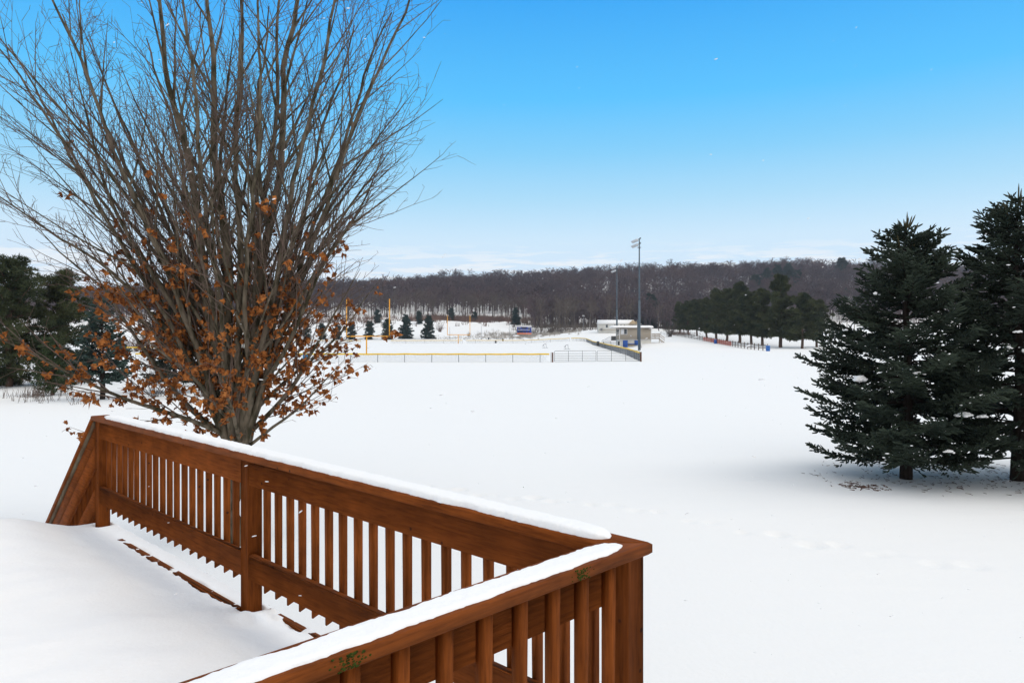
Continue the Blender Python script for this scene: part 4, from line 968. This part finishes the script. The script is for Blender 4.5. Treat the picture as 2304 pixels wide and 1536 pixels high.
thin_pole(1083, 262, 5.6, 'thin grey pole between the far goal and the scoreboard'); thin_pole(1146, 262, 6.4, 'thin grey pole just left of the scoreboard'); thin_pole(1012, 262, 4.5, 'thin pole beside the far goal upright')
thin_pole(1327, 290, 5.2, 'pale thin pole left of the mobile home', 'birch', .10)
x_ = PX(1312.5, 290); t = thing('street_lamp', 'small lamp pole with a snowy flat head left of the mobile home', 'lamp', (x_, 290, HZ(x_, 290)))
MB().tube([[0, 0, -.3], [0, 0, 6.2]], [.09, .06], 8).obj('pole', M['galv'], t); MB().cbox(-.55, .55, -.15, .15, 6.2, 6.34, .04).obj('lamp_head', M['lamp'], t); b = MB(); b.blob((0, 0, 6.36), (.5, .15, .12), 1, .2, 2, flat=0); b.obj('snow_cap', M['snow_fine'], t)

# scoreboard
d = 275; x_ = PX(1179.5, d); gz = HZ(x_, d); t = thing('scoreboard', 'blue scoreboard with a white top panel and orange lower strip', 'scoreboard', (x_, d, gz))
zt = ZY(732, d) - gz; zb = ZY(752.3, d) - gz; hw = 2.72
MB().cbox(-hw - .06, hw + .06, -.10, .25, zb, zt, .03).obj('board_frame', M['lamp'], t)
def panel(nm, m, x0, x1, z0, z1, y=-.104): return MB().cbox(x0, x1, y - .03, y, z0, z1, .005).obj(nm, M[m], t)
hh = zt - zb
panel('top_panel', 'white', -hw, hw, zt - .16 * hh, zt - .02); panel('score_panel', 'navy', -hw, hw, zb + .18 * hh, zt - .165 * hh); panel('lower_panel', 'red_or', -hw, hw, zb + .01, zb + .175 * hh)
panel('clock_display', 'digit', -.95, .9, zt - .36 * hh, zt - .19 * hh, -.136)
for cx in (-1.95, 1.95): panel('score_display', 'digit', cx - .5, cx + .5, zt - .45 * hh, zt - .29 * hh, -.136)
for cx in (-1.65, -.65, .45, 1.6): panel('count_display', 'digit', cx - .32, cx + .32, zb + .23 * hh, zb + .39 * hh, -.136)
def words(body, x, z, size, m='white', parent=t, y=-.140):
    c = bpy.data.curves.new('lettering', 'FONT'); c.body = body; c.size = size; c.extrude = .006; c.align_x = 'CENTER'; c.align_y = 'CENTER'; c.offset = .012; c.materials.append(M[m])
    o = link('lettering_curve', c); bpy.context.view_layer.update()
    me = bpy.data.meshes.new_from_object(o.evaluated_get(bpy.context.evaluated_depsgraph_get())); bpy.data.objects.remove(o)
    if not me.materials: me.materials.append(M[m])
    o = link('lettering', me, parent); o.location = (x, y, z); o.rotation_euler = (math.pi / 2, 0, 0)
words('HOME', -1.95, zt - .235 * hh, .42); words('GUEST', 1.95, zt - .235 * hh, .42); words('DOWN', -1.65, zb + .50 * hh, .42); words('TO GO', -.55, zb + .50 * hh, .34); words('BALL ON', .62, zb + .50 * hh, .34); words('QTR', 1.75, zb + .50 * hh, .42)
for px_ in (-hw - .22, 1.2): MB().cbox(px_ - .08, px_ + .08, .03, .19, -.2, zb + (.6 * hh if px_ < 0 else -.002), .01).obj('post', M['black'], t)

# press box, its stairs and lower level
d = 158; X0, X1 = PX(1394, d), PX(1465, d); gz = 0
t = thing('press_box', 'beige two-storey press box with a snowy flat roof beside the field', 'building', ((X0 + X1) / 2, d, 0), -.02)
hw = (X1 - X0) / 2; zs, zr = ZY(763.5, d), ZY(737.5, d)
up_ = MB().box(-hw, hw, 0, 6.0, zs, zr); up_.obj('upper_wall', M['siding'], t); MB().box(-hw + .06, hw - .06, .08, 5.9, -.4, zs - .003).obj('lower_wall', M['cream'], t)
MB().cbox(-hw - 1.4, hw + .45, -.55, 6.4, zr + .003, zr + .14, .02).obj('roof', M['white'], t)
RX, RY = np.meshgrid(np.linspace(-hw - 1.6, hw + .5, 60), np.linspace(-.7, 6.4, 24)); ed = np.minimum.reduce([RX + hw + 1.6, hw + .5 - RX, RY + .7, 6.4 - RY])
RZ = zr + .14 + .36 * np.sqrt(np.clip(ed / .5, 0, 1)) * (1 + .25 * fn(RX, RY, .8, 4.)) - .02; b = grid_obj('roof_snow', RX, RY, RZ, M['snow_fine'], t)
for cx in (-hw, hw): MB().box(cx - .07, cx + .07, -.02, .07, zs - .0, zr - .01).obj('corner_trim', M['white'], t)
MB().box(-hw, hw, -.03, -.004, zs - .08, zs + .03).obj('trim_band', M['white'], t)
wx0, wx1, wz0, wz1 = PX(1396.5, d) - (X0 + X1) / 2, PX(1411.5, d) - (X0 + X1) / 2, ZY(752.5, d), ZY(739.7, d)
fr_ = MB().box(wx0, wx1, -.05, -.004, wz0, wz1).obj('window', M['white'], t); mx_ = (wx0 + wx1) / 2
MB().box(wx0 + .14, mx_ - .03, -.07, -.052, wz0 + .14, wz1 - .14).obj('pane', M['curtain'], fr_); MB().box(mx_ + .03, wx1 - .12, -.07, -.052, wz0 + .12, wz1 - .12).obj('pane', M['glass'], fr_)
fr_ = MB().box(-hw - .05, -hw - .003, .3, 4.5, zs + .95, zr - .25).obj('window', M['white'], t)
for k in range(3): MB().box(-hw - .07, -hw - .053, .45 + k * 1.4, 1.65 + k * 1.4, zs + 1.05, zr - .35).obj('pane', M['glass'], fr_)
lx, lz = PX(1419.2, d) - (X0 + X1) / 2, ZY(755.5, d); MB().cbox(lx - .17, lx + .17, -.16, -.004, lz - .12, lz + .12, .04).obj('wall_lamp', M['white'], t)
def pb(px0, px1, py0, py1, y0, y1, nm, m): return MB().cbox(PX(px0, d) - (X0 + X1) / 2, PX(px1, d) - (X0 + X1) / 2, y0, y1, ZY(py1, d), ZY(py0, d), .01).obj(nm, M[m], t)
pb(1401.2, 1412, 765.6, 784, -.35, -.24, 'blue_door', 'blue2'); pb(1427, 1437.5, 765.6, 776, -.35, -.24, 'blue_door', 'blue2')
pb(1412.2, 1426.8, 772.8, 774.2, -.30, .05, 'counter', 'blue2'); pb(1412.2, 1426.8, 774.3, 777, -.10, .06, 'counter_front', 'tan'); pb(1391, 1401, 768, 784, .3, .42, 'dark_opening', 'black')
# wooden landing and steps at the right end
xr = hw + .06; lf_ = thing('wooden_steps', 'tan wooden landing and steps at the right end of the press box', 'steps', ((X0 + X1) / 2 + xr, d + 1.2, 0)); zl = ZY(760.5, d + 1)
def st(nm, x0, x1, y0, y1, z0, z1): return MB().cbox(x0, x1, y0, y1, z0, z1, .01).obj(nm, M['lumber'], lf_)
st('platform', .0, 2.0, 0, 1.4, zl - .16, zl)
for x0 in (.05, .95, 1.90): st('post', x0, x0 + .1, -.05, .05, -.3 if x0 != .95 else zl, zl + .98)
st('rail', 0, 2.05, -.08, -.055, zl + .82, zl + .98); st('rail', 0, 2.05, -.08, -.055, zl + .40, zl + .54)
for k in range(9): st('slat', .12 + k * .2, .18 + k * .2, -.05, -.02, zl, zl + .82)
for zo in (.95, .50, -.05, -.35):
    mb = MB(); v = [(2.0, -.08, zl + zo - .14), (3.15, -.08, zl + zo - .14 - .92), (3.15, -.08, zl + zo - .92), (2.0, -.08, zl + zo)]; v2 = [(a, b_ + .05, c) for a, b_, c in v]; mb.add(v + v2, [(0, 1, 2, 3), (7, 6, 5, 4), (0, 4, 5, 1), (1, 5, 6, 2), (2, 6, 7, 3), (3, 7, 4, 0)]); mb.obj('stair_rail', M['lumber'], lf_)
for k in range(4): st('tread', 2.02 + k * .28, 2.30 + k * .28, 0, 1.2, zl - .25 - k * .23, zl - .20 - k * .23)
# bleachers
bl = thing('bleachers', 'small grey metal bleachers with a guard rail left of the press box', 'bleachers', (PX(1378, 165), 165, HZ(PX(1378, 165), 165)), .1)
for k in range(4):
    MB().cbox(-1.9, 2.0, -k * .0 + k * .62 - .3, k * .62, .35 + k * .32, .40 + k * .32, .01).obj('seat_plank', M['galv'], bl)
    b = MB(); b.blob((0, k * .62 - .15, .42 + k * .32), (1.85, .16, .13), k, .4, 2, flat=0); b.obj('seat_snow', M['snow_fine'], bl)
for x0 in (-1.7, 0, 1.8):
    MB().tube([[x0, -.3, .0], [x0, 1.9, 1.35], [x0, 1.95, -.1]], .04, 6).obj('frame', M['black'], bl)
for k in range(8):
    u = k / 7; MB().tube([[-2.0 + 2.0 * u, 2.1, .2 + .5 * u], [-2.0 + 2.0 * u, 2.1, 1.5 + 1.0 * u]], .03, 5).obj('guard_post', M['galv'], bl)
MB().tube([[-2.0, 2.1, 1.5], [.0, 2.1, 2.5]], .03, 5).obj('guard_rail', M['galv'], bl); MB().cbox(.2, 1.3, 2.05, 2.15, 1.6, 2.6, .02).obj('guard_panel', M['black'], bl)
# stack of benches under snow beside the blue door
bs = thing('stacked_benches', 'snow-covered dark benches heaped in front of the blue door', 'benches', (PX(1390, 150), 150, 0))
for k in range(5): MB().cbox(-1.5 + .45 * k, -.2 + .45 * k, -.2 + .05 * k, .05 + .05 * k, .25 + .13 * (k % 3), .31 + .13 * (k % 3), .01).obj('bench', M['black'], bs)
for k in range(4): b = MB(); b.blob((-1.0 + .55 * k, -.05, .42 + .12 * (k % 3)), (.42, .3, .17), k + 2, .5, 2, flat=-.05); b.obj('snow_cap', M['snow_fine'], bs)
for k in range(4): MB().tube([[-1.2 + .6 * k, -.1, -.1], [-.9 + .6 * k, -.1, .6]], .03, 5).obj('bench_leg', M['black'], bs)
b = MB().cbox(-.3, .3, -.3, .3, -.1, 1.0, .05); o = b.obj('trash_can', M['black']); xx = PX(1345.5, 172); o.location = (xx, 172, HZ(xx, 172) + .35); tag(o, 'dark square trash can behind the yellow cap of the side fence', 'trash can')
for px_, dd, lab in ((1115.5, 236, 'small dark bin beside the far fence, right of centre'), (1131.5, 252, 'tiny dark bin past the far fence below the scoreboard'), (1099.5, 262, 'tiny dark bin among the weeds left of the scoreboard')):
    xx = PX(px_, dd); o = MB().tube([[0, 0, 0], [0, 0, .75], [0, 0, .8]], [.26, .30, .2], 10).obj('trash_can', M['black']); o.location = (xx, dd, HZ(xx, dd) - (.0)); tag(o, lab, 'trash can', 'small dark bins past the field')

# mobile home behind
d = 262; X0, X1 = PX(1347, d), PX(1434, d); gz = HZ((X0 + X1) / 2, d) ; zb = ZY(741.5, d); zw = ZY(728, d)
t = thing('mobile_home', 'long low cream mobile home with a snowy roof behind the press box', 'building', ((X0 + X1) / 2, d, zb), 0)
hw = (X1 - X0) / 2; wh = zw - zb; D_ = 4.2; rh = 1.05
mb = MB().box(-hw, hw, 0, D_, -1.5, wh); mb.obj('wall', M['cream'], t)
for sx_, m_ in ((-1, 'cream'), (1, 'tan')):
    mb = MB(); xa, xb = sorted((sx_ * hw, sx_ * (hw - .1))); v = [(xa, 0, wh), (xa, D_, wh), (xa, D_ / 2, wh + rh), (xb, 0, wh), (xb, D_, wh), (xb, D_ / 2, wh + rh)]
    mb.add(v, [(0, 1, 2), (5, 4, 3)]); mb.n -= 6; mb.f.setdefault(4, []).append(np.array([(0, 3, 4, 1), (1, 4, 5, 2), (2, 5, 3, 0)]) + mb.n); mb.n += 6; mb.obj('gable', M[m_], t)
mb = MB(); o_ = .25; prof = [(-o_, wh - .06), (D_ / 2, wh + rh + .05), (D_ + o_, wh - .06), (D_ + o_, wh + .18), (D_ / 2, wh + rh + .35), (-o_, wh + .18)]
v = [(-hw - .2, a, b_) for a, b_ in prof] + [(hw - .9, a, b_) for a, b_ in prof]; mb.add(v, [(i, (i + 1) % 6, 6 + (i + 1) % 6, 6 + i) for i in range(6)] + [(0, 5, 4, 1), (1, 4, 3, 2), (7, 10, 11, 6), (8, 9, 10, 7)]); mb.obj('roof_snow', M['snow_fine'], t)
# porch gable turned towards the field at the right end
pg = MB(); pw = 1.6; v = [(hw - 2 * pw, -.8, wh - .1), (hw, -.8, wh - .1), (hw - pw, -.8, wh + rh + .25), (hw - 2 * pw, .8, wh - .1), (hw, .8, wh - .1), (hw - pw, .8, wh + rh + .25)]
pg.add(v, [(0, 1, 2), (5, 4, 3)]); pg.n -= 6; pg.f.setdefault(4, []).append(np.array([(0, 3, 4, 1), (1, 4, 5, 2), (2, 5, 3, 0)]) + pg.n); pg.n += 6; pg.obj('porch_gable', M['tan'], t)
MB().box(-hw, hw - 3.3, -.05, -.004, -.1, .02).obj('skirting_board', M['lumber'], t)
for px0, px1 in ((1362.5, 1368), (1381.5, 1385.5), (1395, 1399), (1404, 1406.5)):
    a, b_ = PX(px0, d) - (X0 + X1) / 2, PX(px1, d) - (X0 + X1) / 2; f_ = MB().box(a, b_, -.06, -.004, wh * .32, wh * .86).obj('window', M['white'], t); MB().box(a + .1, b_ - .1, -.08, -.062, wh * .32 + .08, wh * .86 - .08).obj('pane', M['glass'], f_)
MB().cbox(-hw + .6, -hw + 1.2, -.5, -.01, -.3, .45, .03).obj('meter_box', M['galv'], t)

# house behind the maple
d = 140; xc = PX(500, d); t = thing('white_house', 'pale house with a blue-grey roof glimpsed between the maple stems', 'building', (xc, d, HZ(xc, d)), .15)
MB().box(-4.2, 4.2, 0, 7, -.5, 5.2).obj('wall', M['cream'], t)
mb = MB(); v = [(-4.6, -.4, 5.1), (4.6, -.4, 5.1), (4.6, 7.4, 5.1), (-4.6, 7.4, 5.1), (-4.6, 3.5, 7.6), (4.6, 3.5, 7.6)]; mb.add(v, [(0, 1, 5, 4), (2, 3, 4, 5), (3, 2, 1, 0)]); mb.n -= 6; mb.f.setdefault(3, []).append(np.array([(0, 4, 3), (1, 2, 5)]) + mb.n); mb.n += 6
mb.obj('roof', M['snow_fine'], t)
for a in (-3, -.8, 1.6): f_ = MB().box(a, a + 1.2, -.06, -.004, 3.2, 4.5).obj('window', M['white'], t); MB().box(a + .1, a + 1.1, -.08, -.062, 3.3, 4.4).obj('pane', M['glass'], f_)
MB().box(-4.5, 0, -2.6, -.01, 2.3, 2.5).obj('porch_roof', M['roof'], t); MB().box(-4.2, -.2, -.10, -.005, 0, 2.2).obj('garage_door', M['roof'], t)

# split rail fence, netting, barrels
RFp = [(PX(1727, 132), 132), (PX(1700, 139), 139), (PX(1650, 157), 157), (PX(1600, 185), 185), (PX(1560, 212), 212), (PX(1530, 236), 236), (PX(1508, 258), 258)]
def rail_fence():
    t = thing('split_rail_fence', 'weathered split rail fence running along the foot of the pine row', 'fence', (RFp[0][0], RFp[0][1], 0)); P = np.array(RFp); o = np.array([P[0, 0], P[0, 1], 0])
    seg = np.linalg.norm(np.diff(P, axis=0), axis=1); cum = np.r_[0, seg.cumsum()]; s = 0; r = rng(2); prev = None
    while s < cum[-1]:
        p = np.array([np.interp(s, cum, P[:, 0]), np.interp(s, cum, P[:, 1])]); z = HZ(*p); q = np.array([*p, z]) - o
        MB().tube([q + (0, 0, -.3), q + (r.normal(0, .03), 0, 1.28 + r.normal(0, .04))], .085, 6).obj('fence_post', M['rail'], t)
        if prev is not None:
            for h in (.48, 1.0): MB().tube([prev + (0, 0, h + r.normal(0, .03)), q + (0, 0, h + r.normal(0, .03))], .055, 6).obj('rail', M['rail'], t)
        prev = q; s += 2.6
rail_fence()
nt_ = MB(); sN = []
def along(u0, u1, n):
    P = np.array(RFp); seg = np.linalg.norm(np.diff(P, axis=0), axis=1); cum = np.r_[0, seg.cumsum()]; out = []
    px_ = P[:, 0] / P[:, 1] * F + 1152
    for k in np.linspace(u0, u1, n): out.append([np.interp(-k, -px_, P[:, 0]) - .12, np.interp(-k, -px_, P[:, 1]) - .1])
    return np.array(out)
A_ = along(1647, 1584, 170); z = H(A_[:, 0], A_[:, 1])
for k in np.linspace(.12, 1.05, 12): nt_.tube(np.c_[A_, z + k], .013, 3, cap=False)
nt_.tubes(np.stack([np.c_[A_, z + .1], np.c_[A_, z + 1.05]], 1), np.full((len(A_), 2), .013), 3)
tag(nt_.obj('safety_netting', M['orange']), 'orange plastic safety netting fixed to the middle of the rail fence', 'netting')
def barrel(px, d, lab, m='blue', h=.98, r0=.34):
    x_ = PX(px, d); t = thing('plastic_barrel', lab, 'barrel', (x_, d, HZ(x_, d)), 0, 'blue plastic barrels')
    z = np.array([-.05, .02, .28, .30, .33, .62, .65, .68, .93, h]); r = r0 * np.array([.94, .97, 1, 1.05, 1, 1, 1.05, 1, .98, .90]); MB().tube(np.c_[z * 0, z * 0, z], r, 18).obj('drum', M[m], t, smooth=True)
    MB().tube([[0, 0, h + .002], [0, 0, h + .03]], r0 * .93, 18).obj('lid', M[m], t); b = MB(); b.blob((0, 0, h + .035), (r0 * .8, r0 * .8, .06), 1, .2, 2, flat=0); b.obj('snow_cap', M['snow_fine'], t, smooth=True)
barrel(1728, 131, 'bright blue barrel at the near end of the rail fence', h=1.0, r0=.37); barrel(1610, 176, 'darker blue barrel standing before the orange netting', 'blue2', r0=.36)
barrel(687.5, 81, 'teal blue barrel by the near fence, seen through maple twigs', 'teal', .6, .3)
xx = PX(646, 150); t = thing('blue_bench', 'small blue-topped bench in the field behind the maple leaves', 'bench', (xx, 150, 0)); MB().cbox(-.65, .65, -.15, .15, .75, .86, .01).obj('seat', M['blue'], t)
for a in (-.5, .5): MB().tube([[a, 0, -.1], [a, 0, .75]], .03, 6).obj('leg', M['galv'], t)
# blocking sleds on the field
for px_, dd, lab in ((1226, 165, 'small grey training sled farther out on the field'), (1275, 150, 'small grey training sled nearer the gates')):
    xx = PX(px_, dd); t = thing('training_sled', lab, 'training sled', (xx, dd, 0), 0, 'training sleds on the field')
    MB().tube([[-.4, 0, .62], [-.1, 0, .9], [.35, 0, .98]], .04, 6).obj('arm', M['galv'], t); MB().cbox(-.55, -.35, -.2, .2, .38, .62, .03).obj('pad', M['lamp'], t)
    for a in (-.25, .25): MB().tube([[a + .1, 0, -.05], [a, 0, .85]], .035, 6).obj('leg', M['galv'], t)
    MB().tube([[-.6, -.2, .05], [.7, -.2, .05]], .03, 6).obj('runner', M['galv'], t); MB().tube([[-.6, .2, .05], [.7, .2, .05]], .03, 6).obj('runner', M['galv'], t)

# ------------------------------------------------------------------ haze
hm = bpy.data.materials.new('haze'); hm.use_nodes = True; hn = hm.node_tree.nodes; hn.remove(hn['Principled BSDF'])
pv = hn.new('ShaderNodeVolumePrincipled'); pv.inputs['Color'].default_value = (.80, .87, 1.0, 1); pv.inputs['Density'].default_value = .00019; pv.inputs['Anisotropy'].default_value = .2
hm.node_tree.links.new(pv.outputs[0], hn['Material Output'].inputs['Volume'])
hz = MB().box(-2700, 2700, -450, 3300, -6, 105).obj('haze', hm); tag(hz, 'thin winter haze over the fields and the wooded hill', kind='stuff')

# ------------------------------------------------------------------ falling snow
r_ = rng(99); mb = MB(); v0, f0 = ico(1)
n = 1000; dd = 2.6 + 30 * r_.random(n) ** 1.3; px_ = r_.uniform(-50, 2354, n); py_ = np.where(r_.random(n) < .12, r_.uniform(-30, 560, n), r_.uniform(560, 1560, n))
for k in range(n):
    s = r_.uniform(.0018, .0042); c = (PX(px_[k], dd[k]), dd[k], ZY(py_[k], dd[k]))
    if c[2] < .1: continue
    a = r_.normal(.15, .25); V = v0 * (1 + r_.normal(0, .15, (len(v0), 1))) * (s * r_.uniform(1.8, 4.0), s, s * .8)
    V = np.c_[V[:, 0] * math.cos(a) - V[:, 2] * math.sin(a), V[:, 1], V[:, 0] * math.sin(a) + V[:, 2] * math.cos(a)]
    mb.add(V + c, f0)
tag(mb.obj('falling_snow', M['flake']), 'light snowflakes drifting through the air', 'snow', kind='stuff')
